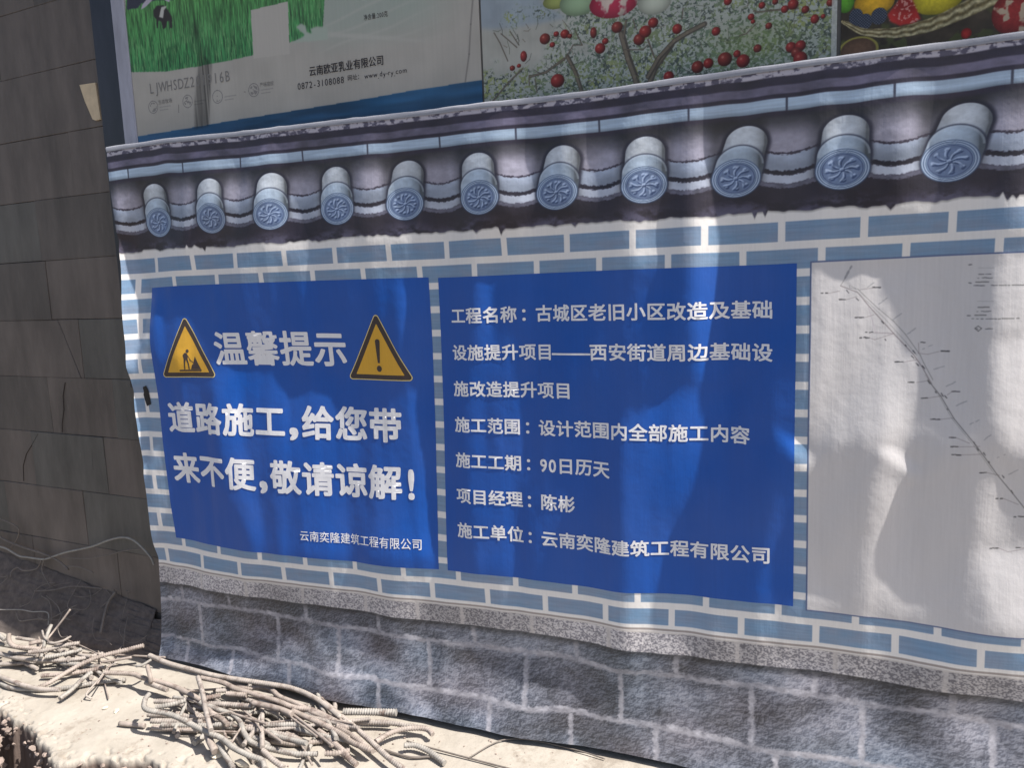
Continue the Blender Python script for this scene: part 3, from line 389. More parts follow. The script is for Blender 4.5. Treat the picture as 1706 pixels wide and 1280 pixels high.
low = sm(gv, vs_ + 1.5, vs_ + 2.25) * np.clip((nz1 * .5 + nz2 * .9 - .45) * 2.2, 0, 1)
eave_shade = mix(eave_shade, (108, 106, 132), low * .75)
cband(1.16, 9, eave_shade)
# the tile ends
tile_sh = [0, 0, .06, 0, .08, 0, .10, .02, .13, .03, .16, .05, .1]
for k in range(-1, 13):
    nc = float(TC[k + 2]); vc = -2.53; s_ = tile_sh[k] if k >= 0 else 0
    i0 = max(0, int((nc - .75 + 1) * PB)); i1 = min(Wp, int((nc + .75 + 1) * PB)); j0 = int((-5.0 + 6.4) * PB * .378); j1 = int((-1.6 + 6.4) * PB * .378)
    if i1 - i0 < 4: continue
    X = (gn[j0:j1, i0:i1] - nc) / .325; Y = (gv[j0:j1, i0:i1] - vc) / .685
    tx, ty = s_ / .325, -1.72
    fx_, fy_ = tx * .36, -.66
    sub = roof[j0:j1, i0:i1]
    n_ = nz1[j0:j1, i0:i1]; nb = nz2[j0:j1, i0:i1]; ns_ = nzs[j0:j1, i0:i1]
    def capsule(ax, ay, bx, by, r0, r1):
        L2 = (bx - ax) ** 2 + (by - ay) ** 2
        tt = np.clip(((X - ax) * (bx - ax) + (Y - ay) * (by - ay)) / L2, 0, 1)
        rad = r0 + (r1 - r0) * tt
        dx_ = X - ax - (bx - ax) * tt; dy_ = Y - ay - (by - ay) * tt
        return np.hypot(dx_, dy_) / rad, np.clip(dx_ / rad, -1, 1), tt
    # rear barrel, narrower, with the dark gap round it
    d, lat, tt = capsule(fx_, fy_, tx, ty, .90, .86)
    sub = mix(sub, (34, 33, 48), (1 - sm(d, 1.02, 1.26)) * .9 * (Y < -.2))
    shade = .50 + .58 * np.sqrt(np.clip(1 - (lat + .15) ** 2, 0, 1))
    col = np.stack([168 + 22 * tt, 184 + 14 * tt, 204 + 4 * tt], -1) * shade[..., None] * (.84 + .18 * nb + .12 * n_)[..., None]
    sub = mix(sub, col, 1 - sm(d, .96, 1.01))
    # front barrel
    d, lat, tt = capsule(0, 0, fx_, fy_, 1.0, .98)
    sub = mix(sub, (44, 48, 68), (1 - sm(d, 1.0, 1.10)) * .8)
    shade = .46 + .60 * np.sqrt(np.clip(1 - (lat + .22) ** 2, 0, 1))
    col = np.stack([152 + 26 * tt, 176 + 20 * tt, 208 + 8 * tt], -1) * shade[..., None] * (.86 + .16 * nb + .10 * n_)[..., None]
    edge = sm(d, .86, .93) * (1 - sm(d, .96, 1.0)) * (Y < fy_)
    col = mix(col, (212, 222, 236), edge * .35)
    sub = mix(sub, col, 1 - sm(d, .97, 1.01))
    # medallion
    r = np.hypot(X, Y); th = np.arctan2(Y, X)
    inner = 1 - sm(r, .70, .74)
    ph_ = .55 * np.sin(r * 7.5) + .35 * k
    pet = np.clip((np.cos(8 * th + ph_ * 2.4) - .25) * 1.6, 0, 1) * sm(r, .06, .2) * (1 - sm(r, .52, .66))
    hgtm = pet
    for q in range(8):
        a_ = q * np.pi / 4 + np.pi / 8 - .35 * k / 8 - .12
        hgtm = np.maximum(hgtm, .95 * (1 - sm(np.hypot(X - .55 * np.cos(a_), Y - .55 * np.sin(a_)), .03, .10)))
    hgtm = np.maximum(hgtm, 1.1 * (1 - sm(r, .04, .12)))
    gy, gx = np.gradient(hgtm)
    em = np.clip((gx * .7 + gy) * 5.5, -1, 1)
    base = np.zeros(X.shape + (3,), np.float32) + (114, 134, 170)
    base = base * (.9 + .16 * n_)[..., None] + (hgtm * 14)[..., None] + em[..., None] * np.array((58, 58, 54), np.float32)
    disk = np.zeros(X.shape + (3,), np.float32) + (152, 176, 206)
    disk = disk * (.92 + .1 * n_ - .10 * X)[..., None]
    for rr, wd, colr, st in ((.985, .028, (74, 92, 126), .9), (.895, .026, (82, 100, 136), .85), (.81, .024, (84, 104, 140), .8), (.94, .024, (206, 222, 240), .6), (.85, .022, (208, 222, 240), .6), (.735, .035, (70, 86, 124), .9)):
        disk = mix(disk, colr, (1 - sm(np.abs(r - rr), wd * .5, wd * 1.3)) * st)
    disk = mix(disk, base, inner)
    sub = mix(sub, disk, 1 - sm(r, .985, 1.02))
    roof[j0:j1, i0:i1] = sub
# ragged lower edge of the eave
rg = np.random.RandomState(77)
ed = (resize(rg.rand(2, 70), 2, Wp)[0] - .5) * .14 + (resize(rg.rand(2, 240), 2, Wp)[0] - .5) * .07
ed = -1.24 + ed
for q in range(14):
    c0 = rg.rand() * 17 - 1; hgt_ = rg.choice([.16, .2, -.12, .12]); wd_ = .03 + .03 * rg.rand()
    ed = ed + hgt_ * np.clip(1 - np.abs(gn[0] - c0) / wd_, 0, 1)
rm = 1 - sm(gv, ed[None] - .02, ed[None] + .03)
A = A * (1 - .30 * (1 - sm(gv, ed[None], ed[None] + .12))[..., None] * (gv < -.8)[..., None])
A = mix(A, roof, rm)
# lower stone courses
st = np.zeros_like(A) + (236, 232, 228)
ln = sm(gv, 15.00, 15.03) * (1 - sm(gv, 15.09, 15.12))
A = mix(A, (150, 141, 138), ln * .9)
lwob = (vn(Hp, Wp, 300, 80, 61) - .5) * .06
gvw = gv + lwob
spk = np.clip((fbm(Hp, Wp, 2.4, 3.2, 71, 3) - .47) * 4 + .5, 0, 1)
gr = mix(np.zeros_like(A) + (124, 122, 130), (204, 200, 202), spk)
tone = vn(Hp, Wp, 600, 190, 81)[..., None]
gr = gr * (.82 + .3 * tone)
for j_ in (.42, 1.6, 2.86, 4.15, 5.19, 6.01, 7.25, 8.54, 10.45, 11.76, 13.1, 14.3):
    gr = mix(gr, (200, 194, 192), (1 - sm(np.abs(gn - j_ - (nzf - .5) * .03), .02, .05)) * .8)
sg = sm(gvw, 15.17, 15.24)
A = mix(A, (205, 199, 195), sm(gv, 15.12, 15.16))
A = mix(A, gr, sg)
bs = np.zeros_like(A) + (112, 117, 131)
bn = np.clip((fbm(Hp, Wp, 7, 10, 91, 4) - .5) * 2.6 + .5, 0, 1)
big = fbm(Hp, Wp, 60, 110, 95, 3)
fine = fbm(Hp, Wp, 3.2, 5, 93, 3); egy, egx = np.gradient(fine * .6 + bn * .8)
bs = bs * (.90 + .12 * bn[..., None]) * (.70 + .52 * big[..., None]) + np.clip((egx + egy) * 150, -26, 26)[..., None]
patch = np.clip((big * .7 + bn * .45 - .62) * 3, 0, 1)
bs = mix(bs, (164, 163, 168), patch * .30)
hue = vn(Hp, Wp, 90, 150, 97)
bs = bs + (hue[..., None] - .5) * np.array((12, 0, -6), np.float32)
mort = np.zeros((Hp, Wp), np.float32)
jw = (nz1 - .5) * .12
for vline, amp_ in ((16.95, .06), (19.1, .08)):
    vv_ = vline + (vn(Hp, Wp, 900, 120, int(vline)) - .5) * .25
    mort = np.maximum(mort, 1 - sm(np.abs(gv - vv_ + jw), .05, .17))
for lo, hi, js in ((16.1, 16.95, (-.2, 1.1, 2.9, 4.4, 6.2, 8.0, 9.57, 11.5, 13.2, 14.7)), (16.95, 19.1, (.3, 2.22, 3.56, 5.36, 7.12, 8.72, 10.66, 12.12, 13.7, 15.0)), (19.1, 21, (-.1, 1.1, 2.5, 4.4, 6.5, 7.9, 9.26, 11.0, 12.7, 14.3))):
    for j_ in js:
        mort = np.maximum(mort, (1 - sm(np.abs(gn - j_ + jw * .4), .02, .065)) * (gv > lo) * (gv < hi))
bs = mix(bs, np.zeros_like(A) + (178, 176, 184) + (nz1[..., None] - .5) * 60, mort * (.55 + .35 * nz2))
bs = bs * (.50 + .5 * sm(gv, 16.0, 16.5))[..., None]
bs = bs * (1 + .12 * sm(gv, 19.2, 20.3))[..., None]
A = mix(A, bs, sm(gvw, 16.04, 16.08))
# the drawing on the right hand sheet
mp_ = (gn > 11.36) & (gv > .62) & (gv < 13.56)
A[mp_] = (210, 207, 208)
brd = mp_ & ((gn < 11.38) | (gv < .67) | (gv > 13.52))
A[brd] = (96, 112, 150)
def stroke(Aimg, gx_, gy_, x0, y0, x1, y1, wd, col, sy, al=.9):
    """anti-aliased stroke; sy = y unit in x units; gx_/gy_ are 1-d axes"""
    ix0 = np.searchsorted(gx_, min(x0, x1) - wd * 2 - .01); ix1 = np.searchsorted(gx_, max(x0, x1) + wd * 2 + .01)
    e = wd * 2 / sy + .02
    iy0 = np.searchsorted(gy_, min(y0, y1) - e); iy1 = np.searchsorted(gy_, max(y0, y1) + e)
    if ix1 <= ix0 or iy1 <= iy0: return
    X, Y = np.meshgrid(gx_[ix0:ix1] - x0, (gy_[iy0:iy1] - y0) * sy)
    ax, ay = x1 - x0, (y1 - y0) * sy
    t = np.clip((X * ax + Y * ay) / max(ax * ax + ay * ay, 1e-9), 0, 1)
    d = np.hypot(X - ax * t, Y - ay * t)
    px_ = gx_[1] - gx_[0]
    m = np.clip((wd / 2 - d) / px_ + .5, 0, 1) * al
    Aimg[iy0:iy1, ix0:ix1] = mix(Aimg[iy0:iy1, ix0:ix1], col, m.astype(np.float32))
ax_n = gn[0]; ax_v = gv[:, 0]
rr_ = random.Random(3)
for x0, y0, x1, y1, w_, g_ in MAPS:
    if w_ >= 2.0:      # blurred writing: a row of tiny marks
        L = math.hypot(x1 - x0, (y1 - y0) * .378); nseg = max(2, int(L / .022))
        for q in range(nseg):
            if rr_.random() < .13: continue
            a0, a1 = q / nseg, (q + .75) / nseg
            oy = (rr_.random() - .5) * .02
            stroke(A, ax_n, ax_v, x0 + (x1 - x0) * a0, y0 + (y1 - y0) * a0 + oy, x0 + (x1 - x0) * a1, y0 + (y1 - y0) * a1 + oy, w_ * .0056 * (.7 + .5 * rr_.random()), (g_, g_, g_ + 4), .378, .85)
    else:
        c_ = (g_ + 12, g_, g_ + 4) if g_ in (100, 95) else ((g_, g_ - 14, g_) if g_ == 175 else (g_, g_, g_))
        stroke(A, ax_n, ax_v, x0, y0, x1, y1, max(w_, .9) * .0072, c_, .378, .8 if w_ >= .8 else .55)
# slight print softness
A = A * .5 + .125 * (np.roll(A, 1, 0) + np.roll(A, -1, 0) + np.roll(A, 1, 1) + np.roll(A, -1, 1))
banner_img = to_image('banner_print', A)
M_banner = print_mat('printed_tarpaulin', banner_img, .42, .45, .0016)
del roof, st, bs, gr, spk, bcol, pl, wb, lb, lt, eave_shade

def plain_vinyl(name, rgb, rough=.4, weave=.0012, spec=.45):
    m = bpy.data.materials.new(name); m.use_nodes = True
    nt = m.node_tree; b = nt.nodes['Principled BSDF']
    b.inputs['Roughness'].default_value = rough; b.inputs['Specular IOR Level'].default_value = spec
    c = nt.nodes.new('ShaderNodeRGB'); c.outputs[0].default_value = lin(rgb)
    add_vinyl(nt, b, c.outputs[0], weave)
    return m
M_blue = plain_vinyl('blue_print', (0, 82, 174))
M_white = plain_vinyl('white_print', (238, 238, 242))
M_yellow = plain_vinyl('yellow_print', (226, 172, 48))
M_brown = plain_vinyl('dark_brown_print', (58, 46, 46))
M_cream = plain_vinyl('pale_yellow_print', (236, 214, 140))

banner = empty('banner', (0, 0, 0), 'long printed tarpaulin with tiled roof, brick pattern and blue notices, hung along the wall', 'banner')
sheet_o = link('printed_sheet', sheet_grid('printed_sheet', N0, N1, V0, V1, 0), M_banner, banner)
tag(sheet_o, 'backing print of roof tiles, pale brick courses and grey stone footing')
# turned hem along the top
hn = np.linspace(N0, N1, 400)
top = sheet(hn, np.full_like(hn, V0))
prof = [(-.0025, -.012), (-.004, 0), (-.001, .0045), (.004, .004), (.006, -.004), (.005, -.03)]
rngh = np.random.RandomState(8)
jit = resize(rngh.rand(2, 90), 2, 400)[0] * .0022 - .0005
HEM = np.stack([top + np.stack([np.zeros(400), np.full(400, py), pz + jit * (pz > -.003)], -1) for py, pz in prof], 0)
hem = link('top_hem', grid_mesh('top_hem', HEM), plain_vinyl('hem_vinyl', (150, 152, 162)), banner)

panel1 = link('notice_panel', sheet_grid('notice_panel', -.18, 5.645, .63, 13.46, .0009), M_blue, banner)
tag(panel1, 'left blue panel with two warning triangles and white lettering')
panel2 = link('notice_panel', sheet_grid('notice_panel', 5.81, 11.195, .67, 13.46, .0009), M_blue, banner)
tag(panel2, 'right blue panel with seven lines of white lettering')
mapp = link('plan_panel', sheet_grid('plan_panel', 11.37, N1, .64, 13.56, .0009), M_banner, banner)
tag(mapp, 'pale panel with a fine line drawing of a street')

# ---------------------------------------------------------------- lettering
_glyph = {}
def load_glyphs(chars):
    obs = {}
    for ch in chars:
        cu = bpy.data.curves.new('glyph', 'FONT'); cu.body = ch; cu.resolution_u = 3
        o = bpy.data.objects.new('glyph', cu); C.objects.link(o); obs[ch] = o
    dg = bpy.context.evaluated_depsgraph_get(); dg.update()
    for ch, o in obs.items():
        ev = o.evaluated_get(dg); me = ev.to_mesh()
        vs = np.array([v.co[:2] for v in me.vertices]); fs = [tuple(p.vertices) for p in me.polygons]
        _glyph[ch] = (vs, fs)
        ev.to_mesh_clear()
    for o in obs.values():
        cu = o.data; bpy.data.objects.remove(o); bpy.data.curves.remove(cu)

ALLTXT = '温馨提示道路施工,给您带来不便敬请谅解!云南奕隆建筑工程有限公司称名：古城区老旧小改造及基础设升项目—西安街周边范围计内全部容期90日历天经理陈彬单位净含量200克欧亚乳业087231网址www.dy-ry.comLJWHSDZ201916B生态牧场严格监控:国'
load_glyphs(sorted(set(ALLTXT) - {' '}))
g = _glyph['国'][0]
EM = (g[:, 0].max() - g[:, 0].min()) / .86
CX = (g[:, 0].max() + g[:, 0].min()) / 2; CY = (g[:, 1].max() + g[:, 1].min()) / 2
print('em', EM, CX, CY)

def text_pieces(items, bold):
    """items: (char, x centre, y centre, width of em, height of em) in plane units -> verts 2d + layer, faces"""
    V = []; Fc = []; n = 0
    offs = [(0, 0)] if bold <= 0 else [(0, 0), (bold, 0), (-bold, 0), (0, bold), (0, -bold), (bold * .8, bold * .8), (-bold * .8, bold * .8), (bold * .8, -bold * .8), (-bold * .8, -bold * .8)]
    for ch, xc, yc, ew, eh in items:
        vs, fs = _glyph[ch]
        if len(vs) == 0: continue
        if ord(ch) < 256:
            cx = (vs[:, 0].max() + vs[:, 0].min()) / 2
        else: cx = CX
        for L, (ox, oy) in enumerate(offs):
            x = (vs[:, 0] - cx) / EM * ew + xc + ox * ew; y = (vs[:, 1] - CY) / EM * eh + yc + oy * eh
            V.append(np.stack([x, y, np.full(len(x), L * .00003)], 1))
            Fc += [tuple(i + n for i in f) for f in fs]; n += len(x)
    return np.concatenate(V), Fc

def plane_mesh(name, V, Fc, step):
    """cut the flat lettering on a grid so it can follow the folds"""
    me = mesh(name, V, Fc)
    bm = bmesh.new(); bm.from_mesh(me)
    x0, x1 = V[:, 0].min(), V[:, 0].max(); y0, y1 = V[:, 1].min(), V[:, 1].max()
    if step:
        for k in range(1, int((x1 - x0) / step) + 1):
            bmesh.ops.bisect_plane(bm, geom=bm.verts[:] + bm.edges[:] + bm.faces[:], plane_co=(x0 + k * step, 0, 0), plane_no=(1, 0, 0))
        for k in range(1, int((y1 - y0) / step) + 1):
            bmesh.ops.bisect_plane(bm, geom=bm.verts[:] + bm.edges[:] + bm.faces[:], plane_co=(0, y0 + k * step, 0), plane_no=(0, 1, 0))
    bm.to_mesh(me); bm.free()
    return me

def drape(me, off):
    """me: x = n*0.2, y = -v*0.0756, z = layer -> place on the sheet with the sheet's own normals"""
    nvt = len(me.vertices); co = np.zeros(nvt * 3, np.float32); me.vertices.foreach_get('co', co); co = co.reshape(-1, 3)
    n = co[:, 0] / .2; v = -co[:, 1] / .0756
    P = sheet(n, v); e = .004
    Pn = sheet(n + e / .2, v) - sheet(n - e / .2, v); Pv = sheet(n, v - e / .0756) - sheet(n, v + e / .0756)
    N = np.cross(Pn, Pv); N /= np.linalg.norm(N, axis=1)[:, None]
    P[:, 1] -= off + co[:, 2]
    me.vertices.foreach_set('co', P.reshape(-1).astype(np.float32))
    me.update()
    # make every face look out of the sheet, towards -Y
    bm = bmesh.new(); bm.from_mesh(me); bm.normal_update()
    fl = [f for f in bm.faces if f.normal.y > 0]
    if fl: bmesh.ops.reverse_faces(bm, faces=fl)
    bm.to_mesh(me); bm.free()
    me.polygons.foreach_set('use_smooth', np.ones(len(me.polygons), bool))
    me.normals_split_custom_set_from_vertices([tuple(x) for x in N])
    return me

def banner_text(name, txt, n0, v, p, hsc, bold, parent, off=.0018, m=None, label=None):
    items = []; x = n0
    for ch in txt:
        if ch in ',!': adv = p * .47; 
        elif ch in '90': adv = p * .5
        else: adv = p
        w = p * .2 * .945; h = w * hsc
        if ch in '90': h = w * .98; ww = w * .86
        elif ch == '—': ww = w * 1.12
        else: ww = w
        yc = -v * .0756
        if ch == ',': ww = w * 1.5; h = w * 1.15; yc += h * .10
        if ch == '!': ww = w; h = w * 1.15 * hsc
        if ch in '：': x0c = (x + adv * .62)
        else: x0c = x + adv / 2
        items.append((ch, x0c * .2, yc, ww, h)); x += adv
    V, Fc = text_pieces(items, bold)
    me = plane_mesh(name, V, Fc, .016)
    o = link(name, drape(me, off), m or M_white, parent)
    if label: o['label'] = label
    return o

banner_text('title_text', '温馨提示', 1.29, 3.76, .69, .93, .025, panel1)
banner_text('message_text', '道路施工,给您带', .02, 7.12, .677, .90, .031, panel1)
banner_text('message_text', '来不便,敬请谅解!', .0, 9.68, .674, .90, .031, panel1)
banner_text('company_text', '云南奕隆建筑工程有限公司', 2.91, 12.35, .206, .98, .006, panel1)
for t_, v_ in (('工程名称：古城区老旧小区改造及基础', 2.30), ('设施提升项目——西安街道周边基础设', 3.85), ('施改造提升项目', 5.40), ('施工范围：设计范围内全部施工内容', 6.95), ('施工工期：90日历天', 8.49), ('项目经理：陈彬', 10.03), ('施工单位：云南奕隆建筑工程有限公司', 11.55)):
    head_, sep_, rest_ = t_.partition('：')
    if sep_:
        banner_text('caption_text', head_ + sep_, 6.025, v_, .287, .93, .024, panel2)
        banner_text('detail_text', rest_, 6.025 + 5 * .287, v_, .287, .93, .024, panel2)
    else:
        banner_text('detail_text', t_, 6.025, v_, .287, .93, .024, panel2)

# warning triangles
def rounded_tri(cx, cy, R_, rc, seg=7):
    """rounded equilateral triangle, centre of its circumcircle at cx, cy"""
    pts = []
    for k in range(3):
        a = math.radians(90 + 120 * k); px_, py_ = cx + (R_ - 2 * rc) * math.cos(a), cy + (R_ - 2 * rc) * math.sin(a)
        for q in range(seg + 1):
            b = a + math.radians(-60 + 120 * q / seg)
            pts.append((px_ + rc * math.cos(b), py_ + rc * math.sin(b)))
    return pts

def flat_poly(name, polys, layer, parent, m, off=.0018, step=.016):
    V = []; Fc = []; n = 0
    for pts in polys:
        V += [(x, y, layer) for x, y in pts]; Fc.append(tuple(range(n, n + len(pts)))); n += len(pts)
    me = mesh(name, V, Fc)
    bm = bmesh.new(); bm.from_mesh(me); bmesh.ops.triangulate(bm, faces=bm.faces[:]); bm.to_mesh(me); bm.free()
    me2 = plane_mesh(name, np.array(V), [tuple(p.vertices) for p in me.polygons], step)
    return link(name, drape(me2, off), m, parent)

def disc(cx, cy, rx, ry=None, k=14):
    ry = ry or rx
    return [(cx + rx * math.cos(2 * math.pi * i / k), cy + ry * math.sin(2 * math.pi * i / k)) for i in range(k)]

for cn, vtop, vbot, kind_ in ((.665, 2.16, 5.08, 'dig'), (4.665, 2.13, 5.08, 'bang')):
    Hh = (vbot - vtop) * .0756; R_ = Hh / 1.5 * 1.03; cx = cn * .2; cy = -vbot * .0756 + R_ * .5 - .001
    tri = flat_poly('warning_triangle', [rounded_tri(cx, cy, R_, .011)], .0, panel1, M_cream)
    tri['label'] = 'yellow roadworks triangle with a digging figure' if kind_ == 'dig' else 'yellow warning triangle with an exclamation mark'
    # dark ring and yellow field are sub-parts of the panel's triangle: same drape, thin layers
    parts_ = [('triangle_border', [rounded_tri(cx, cy, R_ - .006, .0085)], .0004, M_brown), ('triangle_field', [rounded_tri(cx, cy - .001, R_ - .039, .0015, 2)], .0008, M_yellow)]
    s = R_ / .15
    if kind_ == 'bang':
        bar_ = [(cx - .0095 * s, cy + .052 * s)] + [(cx + .0105 * s * math.cos(a) , cy + .052 * s + .009 * s * math.sin(a)) for a in [math.pi * q / 6 for q in range(5, 0, -1)]] + [(cx + .0098 * s, cy + .052 * s), (cx + .0045 * s, cy - .018 * s), (cx - .0045 * s, cy - .018 * s)]
        parts_.append(('exclamation_mark', [bar_, disc(cx, cy - .0365 * s, .0105 * s)], .0012, M_brown))
    else:
        b = lambda *p: [(cx + x * s, cy + y * s) for x, y in p]
        fig = [disc(cx + .004 * s, cy + .020 * s, .0065 * s), b((-.016, .006), (-.008, .014), (.001, .013), (.006, .003), (.004, -.008), (-.012, -.010), (-.015, 0)),
               b((-.013, -.009), (-.004, -.009), (-.009, -.030), (-.010, -.046), (-.015, -.046), (-.014, -.028)), b((-.004, -.009), (.004, -.008), (.008, -.026), (.009, -.046), (.004, -.046), (.003, -.028)),
               b((.001, .010), (.006, .004), (.018, -.014), (.015, -.016)), b((.012, -.010), (.030, -.022), (.029, -.025), (.011, -.013)),
               b((-.036, -.047), (.062, -.047), (.060, -.053), (-.036, -.053)),
               b((.014, -.046), (.020, -.030), (.027, -.026), (.031, -.012), (.036, .001), (.042, -.012), (.050, -.028), (.060, -.046))]
        parts_.append(('digging_figure', fig, .0012, M_brown))
    for nm_, pl_, ly_, m_ in parts_:
        flat_poly(nm_, pl_, ly_, panel1 if False else tri, m_)
# black tape patch on the left margin
tp = flat_poly('tape_patch', [[(-.105, -5.58 * .0756), (-.086, -5.50 * .0756), (-.078, -5.75 * .0756), (-.075, -6.45 * .0756), (-.098, -6.56 * .0756), (-.104, -6.3 * .0756), (-.109, -5.95 * .0756), (-.104, -5.85 * .0756)]], 0, banner, mat('black_tape', (26, 26, 30), .5), off=.0022)
tp['label'] = 'black torn tape patch on the left margin'

# ---------------------------------------------------------------- posters behind
def poster_art(x0, x1, z0, z1, res, fn):
    w = int((x1 - x0) * res); h = int((z1 - z0) * res)
    X, Z = np.meshgrid(x0 + (np.arange(w) + .5) / res, z1 - (np.arange(h) + .5) / res)
    return fn(X, Z, h, w)

def soft_in(X, Z, pts, s=1.0):
    return blur(inpoly(X, Z, pts).astype(np.float32), s)

def pstroke(Aimg, X, Z, pts, wd, col, al=.9):
    gx_ = X[0]; gz_ = -Z[:, 0]
    for (a, b), (c, d) in zip(pts[:-1], pts[1:]):
        stroke(Aimg, gx_, gz_, a, -b, c, -d, wd, col, 1.0, al)

def art_milk(X, Z, h, w):
    A = np.zeros((h, w, 3), np.float32) + (180, 176, 168)
    A = A * (.97 + .06 * fbm(h, w, 60, 60, 1, 3))[..., None]
    sp = sm(X, -.78, -.62) * (1 - sm(X, -.35, -.1)) * sm(Z, 2.25, 2.4)
    A = mix(A, (162, 176, 166), sp * .7)
    gx, gz = X[0], Z[:, 0]
    # milk swirls
    for q in range(6):
        zz = 2.29 + q * .022
        A = mix(A, (188, 188, 180), np.exp(-((Z - zz - .03 * np.sin(X * 9 + q)) / .005) ** 2) * sm(X, -.72, -.6) * (1 - sm(X, -.5, -.1)) * .5)
    blades = fbm(h, w, 24, 2.2, 5, 3)
    tone = np.clip((Z - 2.25) / .3, 0, 1)
    gc = np.stack([44 + 40 * tone, 124 + 30 * tone, 74 + 6 * tone], -1).astype(np.float32)
    gc = gc * (.62 + .72 * blades)[..., None] * .86 + 14
    hl = np.clip((fbm(h, w, 18, 1.6, 9, 2) - .66) * 7, 0, 1) * (1 - sm(Z, 2.42, 2.5))
    gc = mix(gc, (128, 182, 120), hl * .6)
    A = mix(A, gc, soft_in(X, Z, P1['grass'], .7))
    A = mix(A, (58, 60, 74), soft_in(X, Z, P1['slate'], .8))
    for l in P1['leaf']: A = mix(A, (186, 180, 194), soft_in(X, Z, l, .6))
    for l in P1['splash']: A = mix(A, (172, 184, 172), soft_in(X, Z, l, 1.2))
    A = mix(A, (52, 48, 48), soft_in(X, Z, P1['cow'], .8))
    A = mix(A, (196, 196, 190), soft_in(X, Z, P1['cowwhite'], .8))
    A = mix(A, (188, 184, 176), soft_in(X, Z, P1['square'], .5))      # plain sticker backing
    bl = np.zeros_like(A) + (44, 94, 134)
    bl = bl * (.75 + .4 * fbm(h, w, 20, 200, 15, 3))[..., None] * (.82 + .18 * sm(Z, 1.98, 2.1))[..., None]
    A = mix(A, bl, soft_in(X, Z, P1['blue'], .6))
    for (cx, cz), kind_ in zip(P1['circ'], range(4)):
        r = np.hypot((X - cx), (Z - cz))
        A = mix(A, (112, 110, 112), (1 - sm(np.abs(r - .022), .0008, .002)) * .75)
        A = mix(A, (108, 106, 108), ((r < .017) & (fbm(h, w, 5, 5, 31 + kind_, 2) > .56)).astype(np.float32) * .6)
        for q in range(2):
            pstroke(A, X, Z, [(cx + .032, cz - .004 - .011 * q), (cx + .032 + .05 - .012 * q, cz - .004 - .011 * q)], .003, (128, 126, 126), .55)
    pstroke(A, X, Z, P1['bars'][:2], .002, (90, 88, 88)); pstroke(A, X, Z, P1['bars'][2:], .002, (90, 88, 88))
    (c0, c1, c2, c3) = P1['crease']
    pstroke(A, X, Z, P1['crease'], .006, (110, 106, 104), .5)
    tp_ = soft_in(X, Z, P1['tape'], 2.2) * (.35 + .65 * fbm(h, w, 200, 3.2, 47, 2))
    A = A * (1 - .55 * tp_)[..., None]
    return A

